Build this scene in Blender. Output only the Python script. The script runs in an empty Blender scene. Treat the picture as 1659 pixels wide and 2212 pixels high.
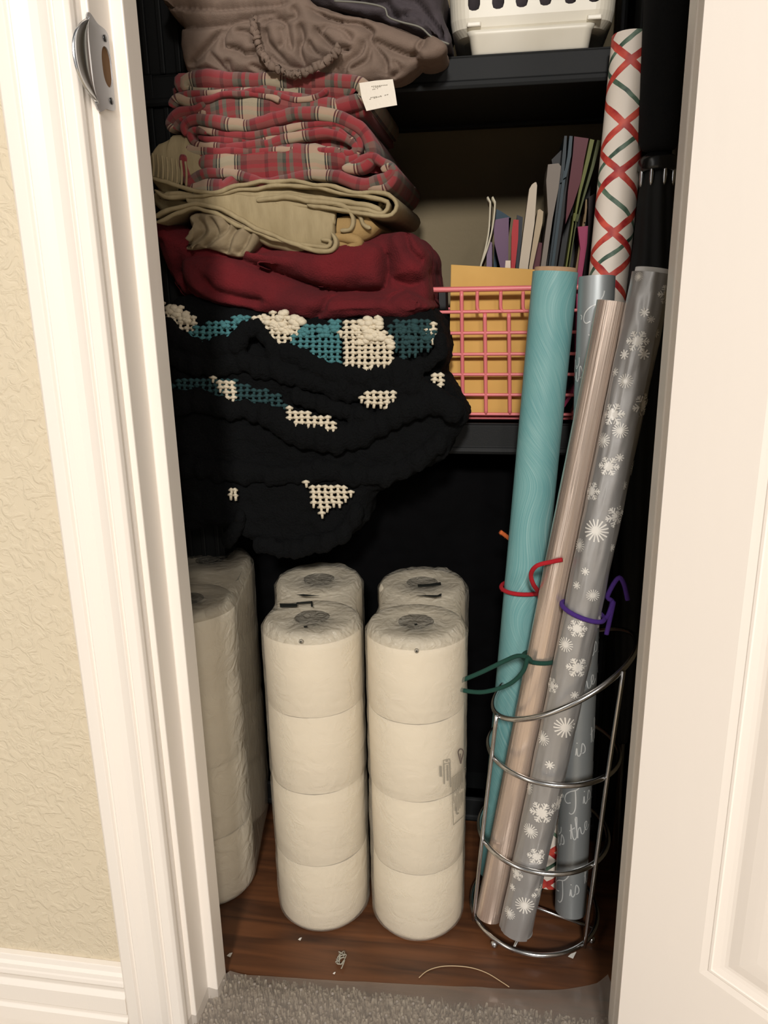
import bpy, math, random
from math import sin, cos, pi, radians, sqrt
from mathutils import Vector, Matrix, noise, geometry
random.seed(7)
S = bpy.context.scene
V = Vector

# ------------------------------------------------------------------ camera
FPX = 1660.0
yaw, pit, rol = radians(9.0), radians(15.9), radians(1.02)
CAM = V((0, 0, .84))
fw = V((-sin(yaw)*cos(pit), cos(yaw)*cos(pit), -sin(pit)))
r0 = V((cos(yaw), sin(yaw), 0)); u0 = r0.cross(fw)
rt = r0*cos(rol) - u0*sin(rol); up = u0*cos(rol) + r0*sin(rol)
cd = bpy.data.cameras.new('camera'); co = bpy.data.objects.new('camera', cd)
S.collection.objects.link(co); S.camera = co
cd.sensor_fit = 'VERTICAL'; cd.sensor_height = 24; cd.lens = 24*FPX/2212; cd.clip_start = .01
co.matrix_world = Matrix.Translation(CAM) @ Matrix((rt, up, -fw)).transposed().to_4x4()

def ray(x, y): return fw + rt*((x-829.5)/FPX) - up*((y-1106)/FPX)
def PX(x, y, Y): d = ray(x, y); return CAM + d*(Y/d.y)
def PZ(x, y, Z): d = ray(x, y); return CAM + d*((Z-CAM.z)/d.z)
def mpp(P): return (P-CAM).dot(fw)/FPX

# ------------------------------------------------------------------ light
S.view_settings.view_transform = 'Standard'; S.view_settings.look = 'None'
S.view_settings.gamma = 1; S.view_settings.use_curve_mapping = False
S.view_settings.exposure = -0.10
def lin(c): c = c/255; return c/12.92 if c <= .04045 else ((c+.055)/1.055)**2.4
def rgb(r, g, b): return (lin(r), lin(g), lin(b), 1)
W = bpy.data.worlds.new('world'); S.world = W; W.use_nodes = True
# dim warm ambient, plus two bright bands added behind the viewer for foil reflections
wn = W.node_tree; wb = wn.nodes['Background']; wt = wn.nodes.new('ShaderNodeTexCoord'); wsx = wn.nodes.new('ShaderNodeSeparateXYZ'); wn.links.new(wt.outputs['Generated'], wsx.inputs[0])
def wm(op, a, b_=None, clamp=False):
    n = wn.nodes.new('ShaderNodeMath'); n.operation = op; n.use_clamp = clamp
    for i_, v_ in enumerate((a, b_)):
        if v_ is None: continue
        if isinstance(v_, (int, float)): n.inputs[i_].default_value = v_
        else: wn.links.new(v_, n.inputs[i_])
    return n.outputs[0]
def wband(c, w): return wm('SUBTRACT', 1.0, wm('DIVIDE', wm('ABSOLUTE', wm('SUBTRACT', wsx.outputs[0], c)), w), True)
bands = wm('ADD', wm('MULTIPLY', wband(-.62, .10), 3.2), wm('MULTIPLY', wband(.42, .07), 3.0))
front = wm('GREATER_THAN', wm('MULTIPLY', wsx.outputs[1], -1.0), 0.0)
wn.links.new(wm('ADD', .15, wm('MULTIPLY', bands, front)), wb.inputs[1]); wb.inputs[0].default_value = (1.0, .95, .89, 1)
def area(name, loc, target, size, power, col=(1, .86, .70)):
    l = bpy.data.lights.new(name, 'AREA'); l.shape = 'DISK'; l.size = size; l.energy = power; l.color = col
    o = bpy.data.objects.new(name, l); S.collection.objects.link(o); o.location = loc
    o.rotation_euler = (V(target)-V(loc)).to_track_quat('-Z', 'Y').to_euler(); return o
area('hall_ceiling_lamp', (.10, -2.50, 2.38), (-.1, .9, .6), .40, 116, (1, .955, .905))
area('hall_ceiling_lamp', (.95, -2.30, 2.38), (-.1, .9, .6), .40, 26, (1, .93, .86))

# ------------------------------------------------------------------ materials
def nodes(name):
    m = bpy.data.materials.new(name); m.use_nodes = True
    nt = m.node_tree; b = nt.nodes['Principled BSDF']; return m, nt, b, nt.nodes.new, nt.links.new
def coordnode(nt, stretch=(1, 1, 1), kind='Object'):
    tc = nt.nodes.new('ShaderNodeTexCoord'); mp = nt.nodes.new('ShaderNodeMapping'); mp.inputs['Scale'].default_value = stretch
    nt.links.new(tc.outputs[kind], mp.inputs[0]); return mp.outputs[0]
def mat(name, col, rough=.6, metal=0, bump=None, col2=None, vscale=20, stretch=(1, 1, 1), spec=.5, sheen=0, coat=0, uv=False, dist=.001, vlo=.35, vhi=.65):
    m, nt, b, N, L = nodes(name)
    b.inputs['Base Color'].default_value = col; b.inputs['Roughness'].default_value = rough; b.inputs['Metallic'].default_value = metal
    b.inputs['Specular IOR Level'].default_value = spec; b.inputs['Sheen Weight'].default_value = sheen
    b.inputs['Coat Weight'].default_value = coat
    if sheen: b.inputs['Sheen Tint'].default_value = col
    vec = coordnode(nt, stretch, 'UV' if uv else 'Object')
    if col2:
        n = N('ShaderNodeTexNoise'); n.inputs['Scale'].default_value = vscale; n.inputs['Detail'].default_value = 4; L(vec, n.inputs[0])
        r = N('ShaderNodeValToRGB'); r.color_ramp.elements[0].position = vlo; r.color_ramp.elements[1].position = vhi
        r.color_ramp.elements[0].color = col; r.color_ramp.elements[1].color = col2
        L(n.outputs[0], r.inputs[0]); L(r.outputs[0], b.inputs['Base Color'])
    if bump:
        n = N('ShaderNodeTexNoise'); n.inputs['Scale'].default_value = bump[0]; n.inputs['Detail'].default_value = bump[2] if len(bump) > 2 else 3; L(vec, n.inputs[0])
        bp = N('ShaderNodeBump'); bp.inputs['Strength'].default_value = bump[1]; bp.inputs['Distance'].default_value = dist
        L(n.outputs[0], bp.inputs['Height']); L(bp.outputs[0], b.inputs['Normal'])
    return m

M = {}
M['trim'] = mat('white_trim_paint', rgb(236, 228, 218), .38, bump=(60, .25), stretch=(1, 1, .06), dist=.0008)
M['door'] = mat('white_door_paint', rgb(240, 231, 221), .42, bump=(90, .25), stretch=(1, 1, .2), dist=.0006)
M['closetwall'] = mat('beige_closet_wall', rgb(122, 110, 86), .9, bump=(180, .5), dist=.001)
M['black_plastic'] = mat('black_plastic', rgb(13, 15, 16), .65, spec=.3, bump=(500, .3), dist=.0004)
M['white_plastic'] = mat('white_plastic', rgb(226, 220, 205), .4, col2=rgb(216, 209, 192), vscale=9)
M['chrome'] = mat('chrome', rgb(205, 205, 205), .2, 1)
M['steel'] = mat('steel', rgb(215, 218, 222), .22, 1)
M['steel_flat'] = mat('brushed_steel_face', rgb(190, 190, 192), .45, .7)
M['cardboard'] = mat('cardboard', rgb(186, 152, 118), .85, col2=rgb(170, 135, 100), vscale=60)
M['white_core'] = mat('white_paper', rgb(232, 228, 222), .8)
M['pink_plastic'] = mat('pink_plastic', rgb(222, 120, 122), .4)
M['envelope'] = mat('yellow_envelope', rgb(208, 164, 88), .75, col2=rgb(200, 155, 78), vscale=14)
M['taupe'] = mat('taupe_cotton', rgb(120, 101, 88), .85, bump=(700, .4), col2=rgb(108, 91, 79), vscale=25, sheen=.2)
M['mauve'] = mat('purple_grey_cotton', rgb(70, 62, 65), .9, bump=(600, .4), col2=rgb(60, 53, 57), vscale=20)
M['khaki'] = mat('khaki_cotton', rgb(158, 142, 108), .85, bump=(40, .6), stretch=(3, 1, 1), col2=rgb(146, 130, 97), vscale=30, dist=.002)
M['tan'] = mat('tan_cotton', rgb(142, 126, 98), .85, bump=(300, .4), col2=rgb(130, 114, 88), vscale=30)
M['ochre'] = mat('ochre_cotton', rgb(150, 122, 76), .85, bump=(300, .4))
M['hem'] = mat('khaki_hem', rgb(164, 150, 118), .85, bump=(900, .5))
M['red_fleece'] = mat('red_fleece', rgb(100, 12, 20), .95, bump=(420, .9, 6), col2=rgb(82, 8, 16), vscale=22, sheen=.15, dist=.0015)
M['black_yarn'] = mat('black_yarn', rgb(9, 10, 11), .95, bump=(350, 1, 6), spec=.15, dist=.003)
M['white_yarn'] = mat('cream_yarn', rgb(212, 200, 176), .9, bump=(900, .6), sheen=.2)
M['teal_yarn'] = mat('teal_yarn', rgb(66, 118, 122), .9, bump=(900, .6), sheen=.1)
M['dark_teal_yarn'] = mat('dark_teal_yarn', rgb(30, 62, 64), .9, bump=(900, .6))
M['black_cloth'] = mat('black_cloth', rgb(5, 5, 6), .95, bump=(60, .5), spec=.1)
M['foam'] = mat('black_foam', rgb(20, 21, 22), .9, bump=(1200, .5), spec=.2)
M['nylon'] = mat('black_nylon', rgb(10, 11, 12), .75, bump=(60, .3))
M['gloss_black'] = mat('glossy_black_plastic', rgb(20, 21, 22), .25)
M['rim'] = mat('grey_paper_edge', rgb(150, 146, 140), .6)
M['foil_print'] = mat('silver_white_print', rgb(240, 236, 228), .35, .3)
M['script_print'] = mat('pale_silver_print', rgb(214, 216, 214), .3, .3)
M['dark_wood_hole'] = mat('bare_wood', rgb(112, 80, 46), .8, bump=(60, .4), stretch=(1, 1, .1))
M['ink'] = mat('grey_ink', rgb(150, 143, 128), .7)
M['dark_ink'] = mat('black_ink', rgb(30, 32, 28), .6)
M['tag'] = mat('white_satin_tag', rgb(222, 212, 196), .5, bump=(300, .2))
M['thread'] = mat('pale_thread', rgb(190, 165, 130), .5)
M['lint'] = mat('grey_lint', rgb(165, 160, 145), .9)

def simple(name, r, g, b, rough=.6): 
    if name not in M: M[name] = mat(name, rgb(r, g, b), rough)
    return M[name]

# textured hallway wall
m, nt, b, N, L = nodes('textured_beige_wall'); M['wall'] = m
b.inputs['Base Color'].default_value = rgb(208, 195, 170); b.inputs['Roughness'].default_value = .8
vec = coordnode(nt)
n1 = N('ShaderNodeTexNoise'); n1.inputs['Scale'].default_value = 75; n1.inputs['Detail'].default_value = 5; n1.inputs['Distortion'].default_value = 1.2; L(vec, n1.inputs[0])
r1 = N('ShaderNodeValToRGB'); r1.color_ramp.elements[0].position = .44; r1.color_ramp.elements[1].position = .62; L(n1.outputs[0], r1.inputs[0])
bp = N('ShaderNodeBump'); bp.inputs['Strength'].default_value = .45; bp.inputs['Distance'].default_value = .0018
L(r1.outputs[0], bp.inputs['Height']); L(bp.outputs[0], b.inputs['Normal'])

# wood laminate floor of the closet
m, nt, b, N, L = nodes('brown_wood_laminate'); M['wood'] = m
vec = coordnode(nt, (2.2, 22, 1))
n1 = N('ShaderNodeTexNoise'); n1.inputs['Scale'].default_value = 2.3; n1.inputs['Detail'].default_value = 7; n1.inputs['Distortion'].default_value = .7; L(vec, n1.inputs[0])
r1 = N('ShaderNodeValToRGB'); e = r1.color_ramp.elements; e[0].position = .3; e[1].position = .72
e[0].color = rgb(60, 37, 24); e[1].color = rgb(112, 70, 42); L(n1.outputs[0], r1.inputs[0]); L(r1.outputs[0], b.inputs['Base Color'])
b.inputs['Roughness'].default_value = .42
bp = N('ShaderNodeBump'); bp.inputs['Strength'].default_value = .15; bp.inputs['Distance'].default_value = .001; L(n1.outputs[0], bp.inputs['Height']); L(bp.outputs[0], b.inputs['Normal'])

M['carpet'] = mat('carpet_yarn', rgb(206, 194, 172), .95, col2=rgb(140, 124, 104), vscale=160)

def math_node(nt, op, a, bb=None, c=None):
    n = nt.nodes.new('ShaderNodeMath'); n.operation = op
    for i, v in enumerate((a, bb, c)):
        if v is None: continue
        if isinstance(v, (int, float)): n.inputs[i].default_value = v
        else: nt.links.new(v, n.inputs[i])
    return n.outputs[0]
def band(nt, x, c, w):           # 1 inside |frac(x)-c| < w
    f = math_node(nt, 'FRACT', x); d = math_node(nt, 'ABSOLUTE', math_node(nt, 'SUBTRACT', f, c))
    return math_node(nt, 'LESS_THAN', d, w)
def mixc(nt, fac, a, bcol):
    n = nt.nodes.new('ShaderNodeMix'); n.data_type = 'RGBA'
    if isinstance(fac, (int, float)): n.inputs[0].default_value = fac
    else: nt.links.new(fac, n.inputs[0])
    for i, v in ((6, a), (7, bcol)):
        if isinstance(v, tuple): n.inputs[i].default_value = v
        else: nt.links.new(v, n.inputs[i])
    return n.outputs[2]

# tartan flannel (runs along the fabric's own length and width)
m, nt, b, N, L = nodes('red_tartan_flannel'); M['tartan'] = m
tc = N('ShaderNodeTexCoord'); sp = N('ShaderNodeSeparateXYZ'); L(tc.outputs['UV'], sp.inputs[0])
def tartan(x):
    r = N('ShaderNodeValToRGB'); r.color_ramp.interpolation = 'CONSTANT'
    red, dred, grn, crm, blk, gry = rgb(150, 44, 48), rgb(112, 18, 28), rgb(62, 64, 52), rgb(190, 174, 144), rgb(30, 28, 25), rgb(108, 98, 84)
    st = [(0, red), (.13, dred), (.17, red), (.27, gry), (.33, grn), (.37, red), (.41, gry), (.45, red), (.55, gry), (.585, blk), (.60, crm), (.615, blk), (.63, crm),
          (.79, blk), (.805, crm), (.82, blk), (.835, gry), (.86, dred), (.93, red)]
    el = r.color_ramp.elements; el[0].color = red; el[0].position = 0; el[1].position = st[1][0]; el[1].color = st[1][1]
    for p, c in st[2:]: q = el.new(p); q.color = c
    L(math_node(nt, 'FRACT', x), r.inputs[0]); return r.outputs[0]
cx = tartan(math_node(nt, 'MULTIPLY', sp.outputs[0], 1/.115)); cy = tartan(math_node(nt, 'MULTIPLY_ADD', sp.outputs[1], 1/.115, .05))
L(mixc(nt, .30, cx, cy), b.inputs['Base Color']); b.inputs['Roughness'].default_value = .92; b.inputs['Sheen Weight'].default_value = .2
n1 = N('ShaderNodeTexNoise'); n1.inputs['Scale'].default_value = 500; bp = N('ShaderNodeBump'); bp.inputs['Distance'].default_value = .0006
L(n1.outputs[0], bp.inputs['Height']); L(bp.outputs[0], b.inputs['Normal'])

# gift wrap, criss-crossed brush strokes (UV in metres: around, along)
m, nt, b, N, L = nodes('white_wrap_with_red_green_strokes'); M['cross_wrap'] = m
tc = N('ShaderNodeTexCoord'); sp = N('ShaderNodeSeparateXYZ'); L(tc.outputs['UV'], sp.inputs[0])
nz = N('ShaderNodeTexNoise'); nz.inputs['Scale'].default_value = 30; L(tc.outputs['UV'], nz.inputs[0])
wob = math_node(nt, 'MULTIPLY', math_node(nt, 'SUBTRACT', nz.outputs[0], .5), .06)
uu = math_node(nt, 'MULTIPLY', sp.outputs[0], 1/.150); vv = math_node(nt, 'MULTIPLY', sp.outputs[1], 1/.118)
pa = math_node(nt, 'ADD', math_node(nt, 'SUBTRACT', vv, uu), wob); pb = math_node(nt, 'ADD', math_node(nt, 'ADD', vv, uu), wob)
n2 = N('ShaderNodeTexNoise'); n2.inputs['Scale'].default_value = 60; L(tc.outputs['UV'], n2.inputs[0])
rr = N('ShaderNodeValToRGB'); rr.color_ramp.elements[0].position = .35; rr.color_ramp.elements[1].position = .65
rr.color_ramp.elements[0].color = rgb(150, 26, 32); rr.color_ramp.elements[1].color = rgb(206, 82, 64); L(n2.outputs[0], rr.inputs[0])
gg = N('ShaderNodeValToRGB'); gg.color_ramp.elements[0].position = .35; gg.color_ramp.elements[1].position = .65
gg.color_ramp.elements[0].color = rgb(28, 58, 44); gg.color_ramp.elements[1].color = rgb(98, 122, 102); L(n2.outputs[0], gg.inputs[0])
col = rgb(222, 211, 198)
for p, c0 in ((pa, .28), (pb, .78)): col = mixc(nt, band(nt, p, c0, .027), col, gg.outputs[0])
for p in (pa, pb):
    for c0 in (.06, .50): col = mixc(nt, band(nt, p, c0, .040), col, rr.outputs[0])
L(col, b.inputs['Base Color']); b.inputs['Roughness'].default_value = .55

# teal wrap with fine brushed swirls
m, nt, b, N, L = nodes('teal_brushed_wrap'); M['teal_wrap'] = m
tc = N('ShaderNodeTexCoord')
sx = N('ShaderNodeSeparateXYZ'); L(tc.outputs['UV'], sx.inputs[0]); n0 = N('ShaderNodeTexNoise'); n0.inputs['Scale'].default_value = 5; n0.inputs['Detail'].default_value = 0; L(tc.outputs['UV'], n0.inputs[0])
th_ = math_node(nt, 'MULTIPLY', math_node(nt, 'SINE', math_node(nt, 'ADD', math_node(nt, 'MULTIPLY', sx.outputs[1], 15.0), math_node(nt, 'MULTIPLY', n0.outputs[0], 5.0))), .75)
usq = math_node(nt, 'MULTIPLY', math_node(nt, 'MULTIPLY', sx.outputs[0], sx.outputs[0]), 9.0)
v2_ = math_node(nt, 'ADD', math_node(nt, 'ADD', sx.outputs[1], math_node(nt, 'MULTIPLY', sx.outputs[0], th_)), usq)
cb_ = N('ShaderNodeCombineXYZ'); L(sx.outputs[0], cb_.inputs[0]); L(v2_, cb_.inputs[1])
mp = N('ShaderNodeMapping'); mp.inputs['Scale'].default_value = (34, 700, 1); L(cb_.outputs[0], mp.inputs[0])
n1 = N('ShaderNodeTexNoise'); n1.inputs['Scale'].default_value = 1; n1.inputs['Detail'].default_value = 3; L(mp.outputs[0], n1.inputs[0])
r1 = N('ShaderNodeValToRGB'); r1.color_ramp.elements[0].position = .5; r1.color_ramp.elements[1].position = .68; L(n1.outputs[0], r1.inputs[0])
n2 = N('ShaderNodeTexNoise'); n2.inputs['Scale'].default_value = 14; L(tc.outputs['UV'], n2.inputs[0])
base = mixc(nt, n2.outputs[0], rgb(84, 144, 148), rgb(120, 168, 166))
fac = math_node(nt, 'MULTIPLY', r1.outputs[0], .5)
L(mixc(nt, fac, base, rgb(186, 214, 208)), b.inputs['Base Color']); b.inputs['Roughness'].default_value = .5

def foil(name, col, rough, streak, metal=.85, coat=.5, stretch=(60, 1.2, 1), sc=3, dist=.002):
    m, nt, b, N, L = nodes(name)
    b.inputs['Base Color'].default_value = col; b.inputs['Metallic'].default_value = metal; b.inputs['Roughness'].default_value = rough; b.inputs['Coat Weight'].default_value = coat; b.inputs['Coat Roughness'].default_value = .1
    mp = N('ShaderNodeMapping'); mp.inputs['Scale'].default_value = stretch; tc = N('ShaderNodeTexCoord'); L(tc.outputs['UV'], mp.inputs[0])
    n = N('ShaderNodeTexNoise'); n.inputs['Scale'].default_value = sc; n.inputs['Detail'].default_value = 3; L(mp.outputs[0], n.inputs[0])
    bp = N('ShaderNodeBump'); bp.inputs['Strength'].default_value = streak; bp.inputs['Distance'].default_value = dist
    L(n.outputs[0], bp.inputs['Height']); L(bp.outputs[0], b.inputs['Normal']); M[name] = m; return m
foil('rose_gold_foil', rgb(226, 206, 190), .24, .8, .72, .6, (110, .8, 1), 3, .0012)
foil('silver_foil', rgb(176, 174, 172), .42, .45, .6, .4, (25, 14, 1), 2)
foil('silver_script_foil', rgb(160, 165, 166), .45, .25, .6, .3, (20, 4, 1), 2)

def film_mat(name, a, tint, rough=.25, bs=160, bstr=.8, dist=.002):
    m, nt, b, N, L = nodes(name); out = nt.nodes['Material Output']
    b.inputs['Base Color'].default_value = tint; b.inputs['Roughness'].default_value = rough
    tr = N('ShaderNodeBsdfTransparent'); mx = N('ShaderNodeMixShader'); mx.inputs[0].default_value = a
    L(tr.outputs[0], mx.inputs[1]); L(b.outputs[0], mx.inputs[2]); L(mx.outputs[0], out.inputs[0])
    n = N('ShaderNodeTexNoise'); n.inputs['Scale'].default_value = bs; n.inputs['Detail'].default_value = 4; n.inputs['Distortion'].default_value = 1.5
    L(coordnode(nt), n.inputs[0])
    bp = N('ShaderNodeBump'); bp.inputs['Strength'].default_value = bstr; bp.inputs['Distance'].default_value = dist
    L(n.outputs[0], bp.inputs['Height']); L(bp.outputs[0], b.inputs['Normal']); M[name] = m; return m
film_mat('clear_film', .36, rgb(222, 214, 198), .22, 36, .5, .005)
film_mat('crinkled_film', .42, rgb(178, 172, 158), .25, 55, 1.0, .010)
film_mat('milky_film', .5, rgb(238, 230, 212), .3, 38, .8, .005)
film_mat('vinyl', .42, rgb(170, 160, 150), .15, 30, .3)
M['tissue'] = mat('white_tissue_paper', rgb(232, 220, 196), .85, bump=(7, .6, 6), stretch=(1, 1, 4), dist=.006)
M['core_tube'] = mat('dark_core_tube', rgb(88, 80, 66), .9)
M['tissue_top'] = mat('roll_end_paper', rgb(205, 196, 176), .9, bump=(200, .5))

# ------------------------------------------------------------------ mesh helpers
def smooth(pts, n, closed=False):
    pts = [V(p) for p in pts]; m_ = len(pts); out = []
    segs = m_ if closed else m_-1
    L_ = []
    for i in range(segs):
        a, b_ = pts[i], pts[(i+1) % m_]; L_.append(max((b_-a).length, 1e-9))
    tot = sum(L_); cum = [0]
    for l in L_: cum.append(cum[-1]+l)
    cnt = n if closed else n-1
    for k in range(n):
        s = tot*k/cnt; i = 0
        while i < segs-1 and cum[i+1] < s: i += 1
        t = (s-cum[i])/L_[i]; t = min(max(t, 0), 1)
        g = (lambda j: pts[j % m_]) if closed else (lambda j: pts[min(max(j, 0), m_-1)])
        p0, p1, p2, p3 = g(i-1), g(i), g(i+1), g(i+2)
        out.append(.5*((2*p1) + (p2-p0)*t + (2*p0-5*p1+4*p2-p3)*t*t + (3*p1-p0-3*p2+p3)*t**3))
    return out
def lerp(a, b_, t): return a+(b_-a)*t

class MB:
    def __init__(s): s.v = []; s.f = []; s.mi = []; s.uv = []
    def add(s, vs, fs, mi=0, uv=None):
        o = len(s.v); s.v += [V(p) for p in vs]; s.f += [tuple(i+o for i in f) for f in fs]; s.mi += [mi]*len(fs)
        s.uv += (list(uv) if uv else [(0, 0)]*len(vs)); return s
    def grid(s, rows, closed_u=False, closed_v=False, mi=0, uv=None):
        R, C_ = len(rows), len(rows[0]); vs = [p for r in rows for p in r]; fs = []
        for i in range(R if closed_u else R-1):
            for j in range(C_ if closed_v else C_-1):
                a = i*C_+j; b_ = i*C_+(j+1) % C_; c = ((i+1) % R)*C_+(j+1) % C_; d = ((i+1) % R)*C_+j; fs.append((a, b_, c, d))
        return s.add(vs, fs, mi, uv)
    def box(s, x0, x1, y0, y1, z0, z1, mi=0):
        vs = [(x, y, z) for x in (x0, x1) for y in (y0, y1) for z in (z0, z1)]
        return s.add(vs, [(0, 1, 3, 2), (4, 6, 7, 5), (0, 4, 5, 1), (2, 3, 7, 6), (0, 2, 6, 4), (1, 5, 7, 3)], mi)
    def tube(s, pts, r, seg=10, closed=False, mi=0, caps=True):
        pts = [V(p) for p in pts]; n = len(pts); rs = r if isinstance(r, (list, tuple)) else [r]*n
        rows = []; nrm = None
        for i, p in enumerate(pts):
            a = pts[(i-1) % n] if (closed or i) else pts[0]; b_ = pts[(i+1) % n] if (closed or i < n-1) else pts[-1]
            t = (b_-a).normalized()
            if nrm is None:
                nrm = t.cross(V((.31, .17, .93))); 
                if nrm.length < .05: nrm = t.cross(V((1, 0, 0)))
            nrm = (nrm - t*nrm.dot(t)).normalized(); bn = t.cross(nrm)
            rows.append([p + (nrm*cos(2*pi*k/seg) + bn*sin(2*pi*k/seg))*rs[i] for k in range(seg)])
        if closed: 
            s.grid(rows, True, True, mi)
        else:
            o = len(s.v); s.grid(rows, False, True, mi)
            if caps: s.f += [tuple(o+k for k in range(seg))[::-1], tuple(o+(n-1)*seg+k for k in range(seg))]; s.mi += [mi, mi]
        return s
    def ball(s, c, r, seg=8, rings=6, mi=0):
        c = V(c); r = V(r) if hasattr(r, '__len__') else V((r, r, r)); vs = [c+V((0, 0, r.z))]; fs = []
        for i in range(1, rings):
            th = pi*i/rings
            for k in range(seg): ph = 2*pi*k/seg; vs.append(c+V((r.x*sin(th)*cos(ph), r.y*sin(th)*sin(ph), r.z*cos(th))))
        vs.append(c-V((0, 0, r.z))); e_ = len(vs)-1
        for k in range(seg):
            fs.append((0, 1+k, 1+(k+1) % seg)); fs.append((e_, e_-seg+(k+1) % seg, e_-seg+k))
            for i in range(rings-2): a = 1+i*seg; fs.append((a+k, a+seg+k, a+seg+(k+1) % seg, a+(k+1) % seg))
        return s.add(vs, fs, mi)
    def prism(s, front, off, mi=0):
        n = len(front); vs = [V(p) for p in front]+[V(p)+V(off) for p in front]
        fs = [tuple(range(n)), tuple(range(n, 2*n))[::-1]]+[(i, n+i, n+(i+1) % n, (i+1) % n) for i in range(n)]
        return s.add(vs, fs, mi)
    def puff(s, outline, Yf, depth, rnd, n=70, mi=0, back=True):
        """closed outline in the photo's front plane, swelled into a soft slab running back from Yf"""
        P = smooth([PX(x, y, Yf) for x, y in outline], n, True)
        ar = sum(P[i].x*P[(i+1) % n].z-P[(i+1) % n].x*P[i].z for i in range(n)); sg = 1 if ar > 0 else -1
        nr = []
        for i in range(n):
            t = P[(i+1) % n]-P[i-1]; q = V((-t.z, 0, t.x))*sg; nr.append(q.normalized() if q.length > 0 else V((0, 0, 0)))
        rows = []
        K = 6
        for k in range(K+1):
            th = pi/2*k/K; ins = rnd*(1-sin(th)); y = rnd*(1-cos(th))
            rows.append([P[i]+nr[i]*ins+V((0, y, 0)) for i in range(n)])
        rows.append([p+V((0, depth-rnd, 0)) for p in rows[-1]])
        if back: rows.append([P[i]+nr[i]*rnd*.6+V((0, depth, 0)) for i in range(n)])
        o = len(s.v); s.grid(rows, False, True, mi)
        s.f += [tuple(o+i for i in range(n)), tuple(o+(len(rows)-1)*n+i for i in range(n))[::-1]]; s.mi += [mi, mi]
        return s
    def fold(s, pts, thick, Yf, depth=.25, n=60, mi=0, u0=0, wav=.0012, seed=0, K=7, nose=None):
        """a folded layer of cloth: the line of its front edge, its thickness (px), running back from Yf"""
        P = smooth([PX(x, y, Yf) for x, y in pts], n); th = thick if isinstance(thick, (list, tuple)) else [thick]*2
        rows = []; uvs = []; acc = u0
        for i in range(n):
            t = (P[min(i+1, n-1)]-P[max(i-1, 0)]).normalized(); nn = V((-t.z, 0, t.x))
            if i: acc += (P[i]-P[i-1]).length
            f = i/(n-1)*(len(th)-1); a = int(min(f, len(th)-2)); T = lerp(th[a], th[a+1], f-a)*mpp(P[i])
            ed = min(i, n-1-i)/(n*.03); T *= sqrt(min(1, .15+ed)) if ed < 1 else 1
            d = nose if nose else min(T*.5, .012)
            w = noise.noise(V((acc*40, seed, 0)))*wav*2; yo = noise.noise(V((acc*25, seed+9, 3)))*wav*3
            prof = [(1, depth, 0)]+[(1, d+.03, 0)]
            for k in range(K+1):
                a_ = pi/2-pi*k/K; prof.append((sin(a_), d*(1-cos(a_)), 1))
            prof += [(-1, d+.03, 0), (-1, depth, 0)]
            row = []; vv_ = 0; prev = None
            for (h, y, _) in prof:
                q = P[i]+nn*(h*T/2+w*(1 if y < .1 else .3))+V((0, y+yo, 0))
                q += nn*noise.noise(V((acc*90, q.y*60, h+seed)))*wav*.7
                row.append(q)
                vv_ += (q-prev).length if prev is not None else 0; prev = q
                uvs.append((acc, vv_))
            rows.append(row)
        o = len(s.v); s.grid(rows, False, True, mi, uvs); c = len(rows[0])
        s.f += [tuple(o+k for k in range(c)), tuple(o+(n-1)*c+k for k in range(c))[::-1]]; s.mi += [mi, mi]
        return s
    def build(s, name, mats, parent=None, label=None, cat=None, group=None, kind=None, flat=False, recalc=True, mods=None):
        me = bpy.data.meshes.new(name)
        if parent is not None: base = V(parent['_o'])
        else:
            xs = [p.x for p in s.v]; ys = [p.y for p in s.v]; zs = [p.z for p in s.v]
            base = V(((min(xs)+max(xs))/2, (min(ys)+max(ys))/2, min(zs)))
        me.from_pydata([p-base for p in s.v], [], s.f)
        for mt in (mats if isinstance(mats, (list, tuple)) else [mats]): me.materials.append(M[mt] if isinstance(mt, str) else mt)
        me.polygons.foreach_set('material_index', s.mi)
        uvl = me.uv_layers.new(name='UVMap')
        for lp in me.loops: uvl.data[lp.index].uv = s.uv[lp.vertex_index]
        if not flat: me.polygons.foreach_set('use_smooth', [True]*len(me.polygons))
        if recalc:
            import bmesh
            bm = bmesh.new(); bm.from_mesh(me); bmesh.ops.recalc_face_normals(bm, faces=bm.faces); bm.to_mesh(me); bm.free()
        me.update()
        o = bpy.data.objects.new(name, me); S.collection.objects.link(o)
        if parent is not None: o.parent = parent; o['_o'] = tuple(base)
        else: o.location = base; o['_o'] = tuple(base)
        if parent is not None: pass
        if label: o['label'] = label
        if cat: o['category'] = cat
        if group: o['group'] = group
        if kind: o['kind'] = kind
        for md in (mods or []):
            q = o.modifiers.new(md[0].lower(), md[0])
            for k, v_ in md[1].items(): setattr(q, k, v_)
        return o
def thing(name, base, label, cat, group=None):
    o = bpy.data.objects.new(name, None); S.collection.objects.link(o); o.location = base; o.empty_display_size = .02
    o['_o'] = tuple(V(base)); o['label'] = label; o['category'] = cat
    if group: o['group'] = group
    return o
BEV = lambda w, n=2: ('BEVEL', dict(width=w, segments=n, limit_method='ANGLE', angle_limit=radians(35)))
def clouds(size, depth=2):
    t = bpy.data.textures.new('clouds', 'CLOUDS'); t.noise_scale = size; t.noise_depth = depth; return t
def soft(voxel=.0022, it=6, disp=((.03, .004),)):
    ms = [('REMESH', dict(mode='VOXEL', voxel_size=voxel, use_smooth_shade=True)), ('SMOOTH', dict(factor=.5, iterations=it))]
    for sz, st in disp: ms.append(('DISPLACE', dict(texture=clouds(sz), strength=st, texture_coords='LOCAL', mid_level=.5)))
    return ms
import numpy as np
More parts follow.
